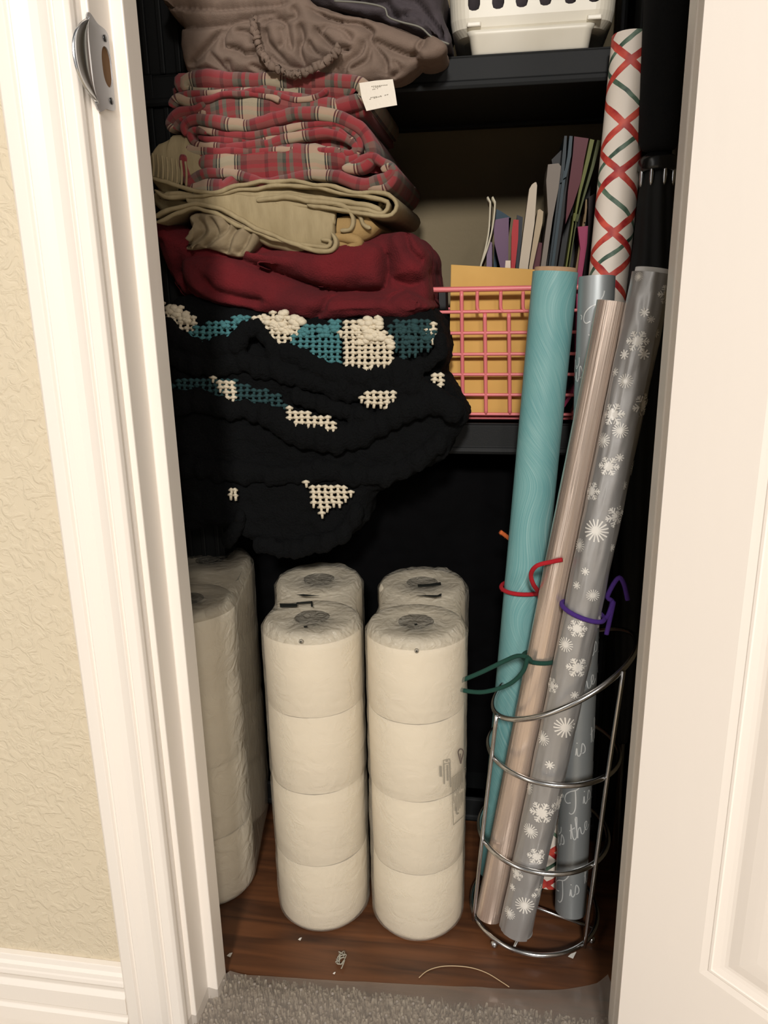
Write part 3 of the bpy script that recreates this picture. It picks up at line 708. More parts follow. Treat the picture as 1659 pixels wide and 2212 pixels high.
# snowflake print
snow.paper_m.append('foil_print')
def star(R_, u, v_, rad, kind, rot):
    if kind == 'b':
        for k in range(16):
            a = rot+2*pi*k/16; R_.stroke([(u+cos(a)*rad*.25, v_+sin(a)*rad*.25), (u+cos(a)*rad, v_+sin(a)*rad)], rad*.13, 1, .0017)
        R_.stroke([(u-rad*.3, v_), (u+rad*.3, v_)], rad*.5, 1, .0016)
    elif kind == 's':
        for k in range(4): a = rot+pi*k/4; R_.stroke([(u-cos(a)*rad, v_-sin(a)*rad), (u+cos(a)*rad, v_+sin(a)*rad)], rad*.28, 1, .0017)
    else:
        for k in range(6):
            a = rot+2*pi*k/6; R_.stroke([(u, v_), (u+cos(a)*rad, v_+sin(a)*rad)], rad*.15, 1, .0017)
            R_.stroke([(u, v_), (u+cos(a+.52)*rad*.5, v_+sin(a+.52)*rad*.5)], rad*.2, 1, .0016)
            for f_ in (.5, .75):
                for sg in (-1, 1):
                    bx, by = u+cos(a)*rad*f_, v_+sin(a)*rad*f_; l = rad*(.42 if f_ == .5 else .28)
                    R_.stroke([(bx, by), (bx+cos(a+sg*.9)*l, by+sin(a+sg*.9)*l)], rad*.10, 1, .0018)
FL = [(1381, 598, 'b', 16), (1437, 636, 'f', 22), (1392, 675, 's', 10), (1377, 737, 'f', 24), (1390, 765, 's', 12), (1350, 766, 's', 11), (1331, 804, 's', 10), (1352, 823, 'b', 16), (1325, 895, 'f', 26), (1388, 876, 'f', 28),
      (1305, 951, 'b', 17), (1340, 930, 'b', 17), (1315, 1007, 'f', 22), (1338, 988, 's', 9), (1280, 1061, 'f', 22), (1369, 1011, 'b', 18), (1350, 1049, 's', 10), (1288, 1146, 'b', 26), (1331, 1115, 'f', 26), (1254, 1178, 'b', 16), (1323, 1184, 's', 9),
      (1265, 1234, 's', 9), (1247, 1264, 's', 9), (1280, 1285, 'b', 14), (1247, 1357, 'f', 21), (1223, 1392, 'b', 17), (1247, 1441, 'f', 24), (1194, 1480, 'f', 18), (1221, 1570, 'b', 25), (1174, 1594, 'b', 17), (1188, 1651, 's', 10),
      (1144, 1699, 'b', 17), (1170, 1754, 'f', 26), (1207, 1735, 'f', 22), (1146, 1794, 'b', 17), (1159, 1848, 'f', 20), (1118, 1886, 'f', 16), (1133, 1954, 'b', 20), (1164, 1927, 'f', 20), (1102, 1971, 'b', 14), (1128, 2020, 'f', 18), (1109, 1916, 's', 8),
      (1297, 1340, 'f', 18), (1287, 1440, 'b', 14), (1270, 1500, 'f', 16), (1240, 1500, 's', 9), (1420, 720, 's', 10), (1405, 690, 's', 8)]
for x, y, k, sz in FL:
    a, v_ = snow.uvpx(x, y)
    if 0.01 < v_ < snow.L-.005: star(snow, a*snow.R, v_, min(sz*.95*mpp(snow.B+snow.w*v_), v_-.002, snow.L-v_-.001), k, random.uniform(0, .5))
snow.finish()

# script lettering on the silver roll
GL = {
 "T": ([[(.62, .98), (.55, .6), (.45, .2), (.32, .0), (.18, -.02), (.1, .08)], [(.28, .5), (.1, .55), (.02, .75), (.14, .95), (.4, 1.0), (.7, .94), (.95, 1.05), (1.05, 1.2)]], .82),
 "'": ([[(.05, 1.05), (.1, .95), (.05, .85)]], .15),
 "i": ([[(0, .12), (.12, .42), (.08, .12), (.14, .0), (.26, .1)], [(.17, .6), (.19, .64)]], .26),
 "s": ([[(0, .12), (.14, .46), (.22, .22), (.16, .02), (.04, .03)]], .28),
 "t": ([[(0, .12), (.16, .8), (.1, .2), (.16, 0), (.28, .1)], [(.02, .52), (.28, .56)]], .28),
 "h": ([[(0, .1), (.14, .7), (.2, .98), (.12, .95), (.06, .4), (.02, 0), (.12, .34), (.24, .42), (.24, .1), (.32, 0), (.42, .1)]], .42),
 "e": ([[(0, .12), (.14, .2), (.2, .38), (.12, .44), (.04, .25), (.08, .03), (.2, .02), (.3, .12)]], .3),
 "S": ([[(.78, .95), (.7, 1.08), (.5, 1.0), (.42, .8), (.55, .55), (.6, .3), (.42, .02), (.15, -.02), (0, .15), (.08, .38), (.28, .4)]], .72),
 "a": ([[(.26, .38), (.12, .44), (.02, .2), (.08, .0), (.2, .1), (.28, .42), (.26, .1), (.32, 0), (.42, .1)]], .42),
 "o": ([[(.2, .4), (.08, .4), (.0, .15), (.1, 0), (.22, .12), (.2, .36), (.34, .34)]], .32),
 "n": ([[(0, .1), (.08, .42), (.04, 0), (.16, .36), (.26, .4), (.24, .1), (.3, 0), (.48, .08), (.55, .3)]], .5)}
script.paper_m.append('script_print')
def write(R_, txt, u, v_, size, ang):
    x = 0
    for ch in txt:
        if ch == ' ': x += .3; continue
        strokes, adv = GL[ch]
        for st in strokes:
            P = smooth([(a+x+.15*b_, b_, 0) for a, b_ in st], max(6, len(st)*5)); pts = []
            for p in P:
                X, Y_ = p.x*size, p.y*size; pts.append((u+X*cos(ang)-Y_*sin(ang)*.55, v_+X*sin(ang)+Y_*cos(ang)))
            if all(.003 < q[1] < R_.L-.003 for q in pts): R_.stroke(pts, .0014, 1, .0016)
        x += adv
for k in range(13):
    write(script, "'Tis the Season", (-.024, -.046, -.012)[k % 3], .014+.068*k, .031, radians(38))
script.finish()

# ------------------------------------------------------------------ chrome wire stand
base = (.059, .904, 0)
root = thing('wire_stand', base, 'chrome wire umbrella stand holding the gift wrap rolls on the closet floor', 'stand')
rings = [((.0589, .9037, .0135), .0863), ((.0666, .9037, .1397), .0851), ((.0748, .9037, .2664), .0832)]
for k, (c, r) in enumerate(rings):
    mb = MB().tube([V(c)+V((r*cos(2*pi*i/64), r*sin(2*pi*i/64), 0)) for i in range(64)], .0034, 10, True); mb.build('ring', 'chrome', root)
ca = V((.0830, .9037, .352)); pts = []
tl = PX(1066, 1522, .9037); tr = PX(1374, 1380, .9037); tc_ = (tl+tr)/2; hx = (tr.x-tl.x)/2
for i in range(64):
    a = 2*pi*i/64; x = tc_.x+hx*cos(a); pts.append(V((x, .9037+.083*sin(a), lerp(tl.z, tr.z, (cos(a)+1)/2))))
MB().tube(pts, .0034, 10, True).build('ring', 'chrome', root)
def ringp(c, r, a): return V(c)+V((r*cos(a), r*sin(a), 0))
for a in (radians(206), radians(314), radians(80)):
    p_ = [ringp(*rg, a) for rg in rings]; q = V((tc_.x+hx*cos(a), .9037+.083*sin(a), lerp(tl.z, tr.z, (cos(a)+1)/2)+.003))
    off = V((cos(a), sin(a), 0))*.0048; pp = [p+off for p in p_+[q]]
    MB().tube(smooth(pp, 14), .0026, 8).build('upright', 'chrome', root)
for a in (radians(232), radians(330), radians(90)):
    c = ringp((.0589, .9037, .0055), .0863, a); MB().ball(c, .0055, 14, 10).build('ball_foot', 'chrome', root)
for a in (radians(250), radians(340)):
    p, q = ringp((.0589, .9037, .0100), .0863, a), ringp((.0589, .9037, .0100), .0863, a+pi); MB().tube([p, q], .0024, 8).build('base_bar', 'chrome', root)

# ------------------------------------------------------------------ pipe cleaners
def cleaner(name_c, col, R_, at, px_tail, Yt, label, ringonly=None, tilt=0):
    m_ = mat('chenille_'+name_c, col, .9, bump=(1500, 1), sheen=.4)
    mb = MB(); a0, v0 = R_.uvpx(*at); n = 40; rad = .0028
    ring = [R_.P(2*pi*i/n, v0+tilt*sin(2*pi*i/n), R_.R+.0038) for i in range(n)]
    paths = [(ring, True)]
    for tail, Ys in zip(px_tail, Yt):
        tail = list(tail); ys = Ys if isinstance(Ys, (list, tuple)) else [Ys]*len(tail)
        q_ = [PX(x, y, yy) for (x, y), yy in zip(tail, ys)]; q_ = [min(ring, key=lambda p: (p-q_[0]).length)]+q_
        paths.append((smooth(q_, 34), False))
    for P, cl in paths:
        mb.tube(P, rad, 8, cl)
        m2 = len(P)
        for j in range(m2 if cl else m2-1):
            for h in range(10):
                p = lerp(P[j], P[(j+1) % m2], random.random()); d = V((random.gauss(0, 1), random.gauss(0, 1), random.gauss(0, 1))).normalized(); s_ = d.cross(V((.3, .5, .7))).normalized()*.00028
                mb.add([p+d*.0015+s_, p+d*.0015-s_, p+d*.0042], [(0, 1, 2)])
    return mb.build('pipe_cleaner', m_, label=label, cat='pipe cleaner', group='pipe cleaners tied round the gift wrap', recalc=False)
cleaner('red', rgb(178, 20, 34), teal, (1130, 1282), [[(1164, 1280), (1152, 1262), (1147, 1240), (1160, 1222), (1190, 1214), (1215, 1209)]], [[.925, .90, .89, .88, .88, .878]], 'red pipe cleaner tied round the teal gift wrap roll', tilt=.003)
cleaner('purple', rgb(74, 40, 128), snow, (1262, 1334), [[(1311, 1335), (1322, 1300), (1312, 1290), (1325, 1262), (1338, 1248), (1348, 1262), (1356, 1296)], [(1313, 1330), (1325, 1300), (1318, 1335), (1310, 1370)]], [.872, .868], 'purple pipe cleaner tied round the snowflake gift wrap roll', tilt=-.004)
cleaner('green', rgb(14, 62, 50), rose, (1165, 1430), [[(1140, 1422), (1130, 1450), (1100, 1478), (1050, 1494), (1010, 1493), (971, 1483)], [(1140, 1420), (1118, 1417), (1090, 1428), (1040, 1452), (992, 1472)]], [.868, .872], 'dark green pipe cleaner tied round the rose gold gift wrap roll', tilt=.004)
cleaner('orange', rgb(204, 100, 44), cross, (1150, 1160), [[(1120, 1180), (1103, 1166), (1092, 1157), (1081, 1149)]], [[.985, .99, .985, .98]], 'orange pipe cleaner tip poking out left of the teal roll')

# ------------------------------------------------------------------ umbrella
UA = V((.1655, 1.0, 1.22)); UB = V((.178, .985, .012)); uw = (UA-UB).normalized()
def atz(z): return UB+uw*((z-UB.z)/uw.z)
zof = lambda y: PX(1436, y, 1.0).z
root = thing('umbrella', tuple(UB), 'closed black umbrella with a thick foam handle, standing right of the striped gift wrap', 'umbrella')
def lathe(prof_, name, m_, seg=32, pleat=0, label=None):
    mb = MB(); rows = []
    for z, r in prof_:
        c = atz(z); rows.append([c+V((cos(2*pi*i/seg), sin(2*pi*i/seg), 0))*(r*(1+pleat*sin(8*2*pi*i/seg+z*14)+pleat*.6*noise.noise(V((cos(2*pi*i/seg)*1.5, sin(2*pi*i/seg)*1.5, z*22))))) for i in range(seg)])
    mb.grid(rows, False, True); o_ = len(mb.v); mb.f += [tuple(range(seg))[::-1], tuple(o_-seg+i for i in range(seg))]; mb.mi += [0, 0]
    return mb.build(name, m_, root, label=label)
hz0 = zof(328)
lathe([(hz0, .012), (hz0+.002, .018), (hz0+.010, .0225), (hz0+.03, .0232), (1.19, .0262), (1.215, .024), (1.22, .016)], 'foam_handle', 'foam')
z2 = zof(338); z3 = zof(372)
lathe([(z3, .0195), (z3+.003, .0222), (z2-.004, .0215), (z2, .018), (z2+.004, .011), (hz0+.002, .011)], 'collar', 'gloss_black')
for i in range(8):
    a = 2*pi*i/8+.3; c = atz(z3-.004); p = c+V((cos(a), sin(a), 0))*.0185
    MB().tube(smooth([p+V((0, 0, .010)), p, p-V((0, 0, .012))], 6), [.001, .0022, .0024, .0024, .002, .0008], 8).build('rib_tip', 'steel', root, label='silver rib tip')
cz = [(z3+.004, .016), (z3-.03, .0195), (z3-.08, .022), (z3-.13, .027), (z3-.19, .030), (z3-.26, .0295), (z3-.40, .026), (z3-.55, .021), (z3-.68, .014), (z3-.74, .007)]
prf = smooth([(z, r, 0) for z, r in cz], 60); lathe([(p.x, p.y) for p in prf], 'canopy', 'nylon', 96, .05)
MB().tube([UB, atz(z3)], .0045, 12).build('shaft', 'steel', root)

# ------------------------------------------------------------------ white laundry basket on the upper shelf
BYf = SY+.006; zf = z_ut
xl = PX(971, 60, BYf).x; xr = PX(1331, 40, BYf).x; zbody = PX(1150, 70, BYf).z; dep = .20; xc = (xl+xr)/2
root = thing('laundry_basket', (xc, BYf+dep/2, zf), 'white slotted plastic basket on the upper shelf', 'basket')
def rrect(x0, x1, y0_, y1_, r, z, k=8):
    out = []
    for cx_, cy_, a0 in ((x1-r, y1_-r, 0), (x0+r, y1_-r, pi/2), (x0+r, y0_+r, pi), (x1-r, y0_+r, 3*pi/2)):
        for i in range(k+1): a = a0+pi/2*i/k; out.append(V((cx_+r*cos(a), cy_+r*sin(a), z)))
    return out
mb = MB(); Hh = zbody+.155; rows = []
for z, ins in ((zbody, .016), (zbody+.003, .008), (zbody+.010, .002), (zbody+.02, 0), (Hh, -.008), (Hh, -.005), (zbody+.02, .003), (zbody+.012, .005), (zbody+.005, .012), (zbody+.003, .018)):
    rows.append(rrect(xl+ins, xr-ins, BYf+ins, BYf+dep-ins, .024, z))
mb.grid(rows, False, True); nn_ = len(rows[0])
mb.f += [tuple(range(nn_))[::-1], tuple(9*nn_+i for i in range(nn_))]; mb.mi += [0, 0]
body = mb.build('basket_body', 'white_plastic', root)
cut = MB(); zs0 = PX(1150, 14, BYf).z; hw = PX(1036, 0, BYf).x-PX(1010, 0, BYf).x
xs_ = [PX(x, 12, BYf).x for x in (1024, 1076, 1127, 1178, 1232, 1283)]
for x in xs_:
    pts = [(x-hw/2, zs0+.006), (x-hw/2+.0015, zs0+.0015), (x-hw/2+.005, zs0), (x+hw/2-.005, zs0), (x+hw/2-.0015, zs0+.0015), (x+hw/2, zs0+.006), (x+hw/2, zs0+.07), (x-hw/2, zs0+.07)]
    cut.prism([(a, BYf-.03, b_) for a, b_ in pts], (0, dep+.08, 0))
cutter = cut.build('tmp_cut', 'white_plastic', flat=True); bpy.context.view_layer.update()
bo = body.modifiers.new('b', 'BOOLEAN'); bo.operation = 'DIFFERENCE'; bo.object = cutter; bo.solver = 'EXACT'
dg = bpy.context.evaluated_depsgraph_get(); nm = bpy.data.meshes.new_from_object(body.evaluated_get(dg)); body.modifiers.clear()
old = body.data; body.data = nm; nm.name = 'basket_body'; bpy.data.objects.remove(cutter)
nm.polygons.foreach_set('use_smooth', [False]*len(nm.polygons)); e_ = body.modifiers.new('bev', 'BEVEL'); e_.width = .0008; e_.limit_method = 'ANGLE'
xa = PX(1018, 95, BYf).x; xb = PX(1274, 90, BYf).x
mb = MB(); rows = []
for z, ins in ((zf+.0003, .002), (zf+.003, .0), (zbody+.001, -.003), (zbody+.006, -.006)): rows.append(rrect(xa+ins, xb-ins, BYf+.004+ins, BYf+dep-.012-ins, .010, z))
mb.grid(rows, False, True); nn_ = len(rows[0]); mb.f += [tuple(range(nn_))[::-1], tuple(3*nn_+i for i in range(nn_))]; mb.mi += [0, 0]
mb.build('basket_foot', 'white_plastic', root)
for (x, y) in ((1024, 52), (1284, 36)):
    p = PX(x, y, BYf); MB().box(p.x-.0085, p.x+.0085, p.y-.004, p.y+.002, p.z-.004, p.z+.002).build('tab', 'white_plastic', root, flat=True, mods=[BEV(.0015)])
mb = MB(); mb.ball((xc, BYf+dep/2, zbody+.05), (.095, .075, .045), 24, 16)
mb.build('folded_cloth', 'mauve', label='dark purple grey cloth inside the white slotted basket', cat='cloth', mods=soft(.004, 3, ((.03, .012),)))

# ------------------------------------------------------------------ linens (crop helpers)
def K(*p): return [(300+x/2.37, y/2.37) for x, y in p]
def K2(*p): return [(300+x/2.242, 540+y/2.242) for x, y in p]
def ridge(mb, pts, w, Y, bulge=1.0, n=26):
    P = smooth([PX(x, y, Y) for x, y in pts], n); r = [max(.0015, w*.0006*.5*(.35+.65*sin(pi*min(1, max(0, (i+.6)/n))))) for i in range(n)]
    mb.tube(P, r, 8)

# taupe fitted sheet
FY = .992
mb = MB()
mb.puff(K((90, -60), (130, 30), (185, 110), (195, 220), (215, 330), (240, 362), (330, 378), (480, 392), (700, 385), (900, 398), (1050, 402), (1180, 408), (1300, 400), (1390, 350), (1440, 290), (1470, 200), (1380, 140), (1200, 85), (1050, 50), (900, 10), (800, -60), (400, -80)), FY+.012, .052, .020, 90)
mb.puff(K((110, -60), (170, 60), (220, 200), (300, 268), (700, 270), (1100, 270), (1350, 255), (1400, 180), (1200, 85), (1050, 50), (900, 10), (800, -60), (400, -80)), FY+.03, .24, .02, 60)
mb.puff(K((1400, 250), (1430, 190), (1500, 170), (1570, 220), (1550, 275), (1480, 300), (1430, 290)), FY+.004, .08, .012, 30)
sheet = mb.build('fitted_sheet', 'taupe', label='crumpled taupe fitted sheet with gathered elastic on the upper shelf', cat='sheet', mods=soft(.0021, 5, ((.035, .006), (.010, .0012))))
crease(sheet, [(K(*p), d, a, b_) for p, d, a, b_ in (
 ([(190, 210), (195, 142), (300, 132), (440, 118), (600, 75), (720, 58)], .011, 4, 16), ([(245, 330), (330, 240), (400, 160), (440, 110)], .010, 14, 4), ([(430, 260), (422, 180), (470, 112), (560, 95), (600, 110)], .012, 5, 10), ([(425, 228), (500, 245), (540, 268), (610, 250)], .011, 10, 4),
 ([(440, 300), (455, 345), (470, 392)], .009, 8, 8), ([(345, 250), (400, 310), (480, 392)], .010, 12, 4), ([(640, 130), (650, 200), (700, 260), (770, 330)], .012, 10, 5), ([(630, 120), (680, 88), (740, 112), (752, 180), (775, 260)], .011, 4, 10), ([(810, 108), (832, 180), (815, 250), (850, 340)], .012, 8, 6),
 ([(895, 130), (940, 180), (1000, 232), (1085, 242)], .012, 8, 4), ([(935, 165), (960, 125), (1040, 150), (1085, 205)], .009, 4, 10), ([(870, 38), (1000, 92), (1120, 106), (1190, 150), (1185, 195), (1255, 290), (1270, 385)], .012, 12, 4), ([(1155, 190), (1130, 260), (1060, 320), (1048, 395)], .010, 10, 5),
 ([(1190, 190), (1280, 235), (1380, 272), (1440, 255)], .010, 12, 4), ([(1330, 105), (1400, 140), (1455, 185), (1425, 250)], .010, 4, 10), ([(560, 320), (620, 350), (700, 378)], .008, 8, 5), ([(770, 25), (800, 68), (750, 92), (700, 85)], .008, 5, 10), ([(860, 200), (900, 262), (970, 290)], .010, 8, 4),
 ([(1070, 345), (1160, 300), (1180, 220)], .009, 10, 5), ([(240, 355), (330, 345), (480, 368), (600, 388)], .007, 6, 10), ([(480, 150), (560, 165), (592, 215)], .008, 6, 6), ([(105, 22), (400, 42), (770, 12)], .010, 5, 18), ([(650, 240), (690, 300), (790, 335), (880, 325), (985, 270)], .012, 12, 14), ([(720, 130), (735, 200), (715, 240)], .007, 6, 6), ([(1300, 300), (1330, 350), (1290, 395)], .007, 6, 8), ([(300, 280), (270, 330), (320, 362)], .006, 6, 8))])
mb = MB(); P = smooth([PX(x, y, FY+.001) for x, y in K((585, 95), (600, 190), (635, 285), (690, 345), (790, 380), (870, 362), (950, 318), (1010, 270), (1025, 235))], 150)
P = [p+V((noise.noise(V((i*.35, 0, 0)))*.003, noise.noise(V((i*.3, 5, 0)))*.002, noise.noise(V((i*.35, 9, 0)))*.003)) for i, p in enumerate(P)]
mb.tube(P, [.0042+.0012*sin(i*1.25)*(.5+abs(noise.noise(V((i*.2, 3, 0)))))+.0022*noise.noise(V((i*.25, 0, 0))) for i in range(150)], 12)
mb.build('elastic_edge', 'taupe', sheet, mods=[('DISPLACE', dict(texture=clouds(.005), strength=.005, texture_coords='LOCAL'))])
def quad_slab(pts, Y, th): return MB().prism([PX(x, y, Y if not isinstance(Y, (list, tuple)) else Y[i]) for i, (x, y) in enumerate(pts)], (0, th, 0))
tagq = K((1128, 425), (1215, 412), (1300, 405), (1312, 470), (1322, 538), (1240, 552), (1165, 568), (1140, 500))
tg = quad_slab(tagq, .985, .0008).build('care_tag', 'tag', sheet, label='white care tag with small grey lines', flat=True)
mb = MB()
for (xa, ya, xb, yb) in ((1190, 442, 1275, 434), (1195, 458, 1225, 452), (1180, 508, 1280, 482), (1185, 500, 1240, 490), (1200, 448, 1240, 442)):
    n = 9
    for i in range(n):
        if random.random() < .75:
            a = K((lerp(xa, xb, i/n), lerp(ya, yb, i/n)-1.6), (lerp(xa, xb, (i+.7)/n), lerp(ya, yb, (i+.7)/n)-1.6), (lerp(xa, xb, (i+.7)/n), lerp(ya, yb, (i+.7)/n)+1.6), (lerp(xa, xb, i/n), lerp(ya, yb, i/n)+1.6))
            mb.prism([PX(x, y, .9845) for x, y in a], (0, .0003, 0))
mb.build('tag_print', 'ink', tg, flat=True)

# purple grey sheet above it
mb = MB()
mb.puff(K((700, -120), (1500, -120), (1540, 30), (1590, 170), (1582, 226), (1540, 215), (1450, 160), (1340, 120), (1200, 70), (1050, 35), (880, 0), (760, -30)), FY+.03, .20, .02, 60)
s2 = mb.build('flat_sheet', 'mauve', label='dark purple grey folded sheet lying on top of the taupe sheet', cat='sheet', mods=soft(.003, 4, ((.02, .005),)))
crease(s2, [(K(*p), d, a, b_) for p, d, a, b_ in (([(1000, -40), (1150, -5), (1260, 5), (1290, 60), (1350, 95)], .014, 10, 10), ([(1380, -40), (1450, 40), (1520, 130), (1560, 210)], .014, 10, 8), ([(1350, 90), (1380, 50), (1440, 70), (1450, 120)], .012, 8, 6), ([(1420, 20), (1300, -30)], .010, 10, 10))])
mb = MB().tube(smooth([PX(x, y, FY+.012) for x, y in K((1000, 5), (1150, 15), (1255, 40), (1275, 85), (1340, 112), (1440, 140), (1500, 190), (1588, 226))], 40), .0011, 8); mb.build('piped_hem', simple('grey_piping', 112, 110, 100), s2)

# tartan flannel sheets, folded, three in the pile
TY = 1.000
T1 = MB()
T1.puff(K((200, 415), (700, 408), (1100, 410), (1150, 440), (1165, 560), (1110, 600), (600, 610), (200, 620), (170, 520)), TY+.012, .23, .014)
for i_ in range(len(T1.uv)): T1.uv[i_] = (T1.v[i_].x*1.0, T1.v[i_].z)
T1.fold(K((235, 460), (245, 408), (420, 400), (700, 405), (1000, 408), (1100, 412), (1145, 450), (1140, 500), (1080, 528), (985, 540)), [36, 44, 30, 34, 44, 30, 34, 30], TY+.004, u0=.075, seed=2)
T1.fold(K((190, 450), (230, 440), (420, 450), (700, 455), (960, 455), (1060, 445), (1100, 470)), [60, 55, 30, 70, 60, 30], TY+.008, u0=.05, seed=3)
T1.fold(K((180, 500), (260, 480), (480, 470), (660, 470), (760, 500), (840, 510), (930, 480), (960, 450)), [26, 14, 14, 14, 12, 14], TY+.0, u0=.03, seed=4)
T1.fold(K((320, 560), (500, 545), (700, 548), (960, 545), (1010, 540)), [60, 90, 85, 66, 40], TY+.002, u0=.02, seed=5)
T1.fold(K((160, 545), (190, 500), (260, 520), (330, 500), (480, 480), (620, 480), (720, 510)), [22, 18, 12, 12, 14], TY-.003, u0=.06, seed=6)
T1.fold(K((165, 655), (150, 625), (200, 580), (290, 545), (330, 520)), [22, 26, 20, 14], TY-.002, u0=.09, seed=7)
T1.fold(K((175, 655), (210, 610), (280, 575), (340, 580)), [16, 16, 14], TY, u0=.03, seed=8)
T1.build('tartan_sheet', 'tartan', label='folded red and cream tartan flannel sheet, topmost of the three tartan ones', cat='sheet', group='tartan flannel sheets')
T2 = MB()
T2.puff(K((240, 620), (700, 600), (1080, 615), (1175, 690), (1180, 800), (1080, 850), (300, 830), (200, 770), (215, 680)), TY+.014, .22, .014)
for i_ in range(len(T2.uv)): T2.uv[i_] = (T2.v[i_].x*1.0+.02, T2.v[i_].z)
T2.fold(K((235, 690), (225, 640), (290, 605), (450, 630), (560, 635), (680, 605), (760, 580), (880, 575), (1000, 590), (1110, 640), (1175, 710), (1185, 790), (1140, 850), (1040, 862)), [20, 22, 30, 24, 30, 26, 30, 28, 26, 26, 20], TY-.004, u0=.0, seed=10, n=90)
T2.fold(K((340, 680), (280, 660), (258, 690), (300, 740), (400, 752), (560, 745), (760, 705), (900, 680), (1020, 690), (1100, 740), (1080, 780), (960, 760)), [12, 14, 22, 20, 22, 20, 16, 14], TY-.001, u0=.03, seed=11, n=90)
T2.fold(K((290, 655), (420, 680), (560, 690), (720, 665), (860, 635), (1000, 625), (1090, 670), (1130, 730), (1120, 790)), [14, 18, 20, 16, 16, 14], TY+.001, u0=.07, seed=12, n=80)
T2.fold(K((300, 700), (430, 715), (600, 712), (800, 690), (900, 660), (1000, 655), (1070, 700), (1100, 735)), [14, 18, 20, 14, 12], TY+.003, u0=.10, seed=13, n=80)
T2.fold(K((175, 745), (260, 765), (450, 775), (650, 772), (850, 765), (1010, 780), (1060, 815), (1130, 800)), [30, 24, 18, 16, 18, 20], TY-.002, u0=.055, seed=14, n=80)
T2.fold(K((200, 790), (330, 795), (520, 800), (700, 790), (900, 790)), [26, 24, 20, 16], TY+.001, u0=.09, seed=15)
T2.fold(K((305, 830), (420, 838), (600, 838), (780, 832), (900, 818), (1055, 808)), [40, 76, 82, 88, 70, 30], TY-.004, u0=.045, seed=16)
T2.build('tartan_sheet', 'tartan', label='folded red and cream tartan flannel sheet, middle one of the three with a rounded fold', cat='sheet', group='tartan flannel sheets')
T3 = MB()
T3.puff(K((240, 810), (700, 850), (1150, 800), (1260, 830), (1290, 880), (1260, 940), (700, 930), (270, 935), (230, 880)), TY+.018, .22, .012)
for i_ in range(len(T3.uv)): T3.uv[i_] = (.012, .012)
T3.fold(K((225, 790), (230, 870), (255, 935), (300, 900), (400, 880), (500, 890), (620, 930), (700, 925), (830, 895), (950, 890), (1080, 925), (1160, 940), (1240, 915), (1290, 880), (1280, 850), (1240, 870)), [24, 24, 20, 24, 20, 22, 26, 30, 20], TY-.006, u0=.105, seed=20, n=110)
T3.fold(K((1080, 850), (1180, 800), (1240, 825), (1300, 865), (1290, 930), (1240, 965), (1150, 945)), [18, 20, 18, 16], TY-.004, u0=.1, seed=21)
T3.fold(K((265, 962), (340, 965), (430, 962), (460, 930), (480, 905)), [30, 50, 44, 20], TY-.007, u0=.07, seed=22)
T3.fold(K((480, 870), (700, 880), (900, 870), (1080, 840)), [20, 24, 20, 14], TY+.002, u0=.0, seed=23)
T3.build('tartan_sheet', 'tartan', label='folded red and cream tartan flannel sheet, lowest of the three, lying on the khaki sheet', cat='sheet', group='tartan flannel sheets')

# khaki sheet
Kh = MB(); KY = .992
Kh.puff(K((80, 960), (400, 985), (900, 950), (1150, 1000), (1270, 1040), (1180, 1100), (1000, 1140), (990, 1230), (800, 1220), (560, 1130), (340, 1060), (100, 1080)), KY+.014, .25, .014)
for a, th, yy, sd, u_ in (
    ([(60, 905), (180, 945), (330, 985), (480, 960), (640, 925), (800, 930), (960, 950), (1120, 985), (1270, 990), (1318, 1040), (1290, 1095), (1210, 1105), (1100, 1085), (1000, 1070), (860, 1045)], [9]*9, -.003, 30, 0),
    ([(80, 975), (170, 1010), (330, 998), (520, 975), (700, 950), (880, 955), (1060, 990), (1240, 1020), (1275, 1045), (1250, 1090), (1150, 1075), (1000, 1045), (850, 1025)], [9]*9, -.001, 31, .1),
    ([(120, 1000), (250, 990), (420, 985), (640, 1000), (820, 1005), (1000, 1025), (1180, 1055), (1240, 1075)], [12]*6, .002, 32, 0),
    ([(600, 1025), (760, 1010), (900, 1030), (1040, 1050), (1090, 1110), (1080, 1170), (1030, 1180)], [10, 12, 10, 9], -.002, 33, 0),
    ([(700, 1040), (900, 1060), (1100, 1085), (1150, 1150), (1185, 1170)], [9, 10, 9], .002, 34, 0),
    ([(75, 1110), (180, 1065), (300, 1045), (450, 1085), (620, 1180), (800, 1250), (900, 1282), (980, 1285), (1005, 1240), (985, 1190)], [10]*8, -.006, 35, 0),
    ([(85, 1140), (200, 1090), (290, 1062), (420, 1110), (560, 1175), (740, 1235), (880, 1260), (960, 1262), (975, 1235), (930, 1225)], [9]*8, -.004, 36, 0),
    ([(240, 1010), (420, 1030), (600, 1080), (760, 1125), (900, 1170), (990, 1185)], [40, 70, 105, 130, 130, 90], .001, 37, 0),
    ([(620, 1040), (760, 1070), (900, 1110), (1000, 1130)], [50, 60, 60, 40], .004, 38, 0)):
    Kh.fold(K(*a), th, KY+yy, u0=u_, seed=sd, n=80)
Kh.fold(K((60, 800), (120, 830), (230, 860), (260, 900)), [60, 120, 130, 90], KY+.004, seed=40)
ks = Kh.build('khaki_sheet', 'khaki', label='khaki sheet folded in thin layers between the tartan sheets and the red blanket', cat='sheet')
mb = MB()
for k in range(8):
    x = 70+k*24; mb.tube(smooth([PX(a, b_, KY+.0005) for a, b_ in K((x, 800+k*6-15), (x+6, 850+k*6), (x+4, 905+k*7))], 10), .0016, 6)
mb.build('stitched_hem', 'khaki', ks)
mb = MB(); mb.puff(K((245, 1095), (400, 1085), (560, 1140), (610, 1190), (560, 1290), (500, 1315), (420, 1300), (330, 1270), (220, 1275), (260, 1190)), .985, .12, .014, 50)
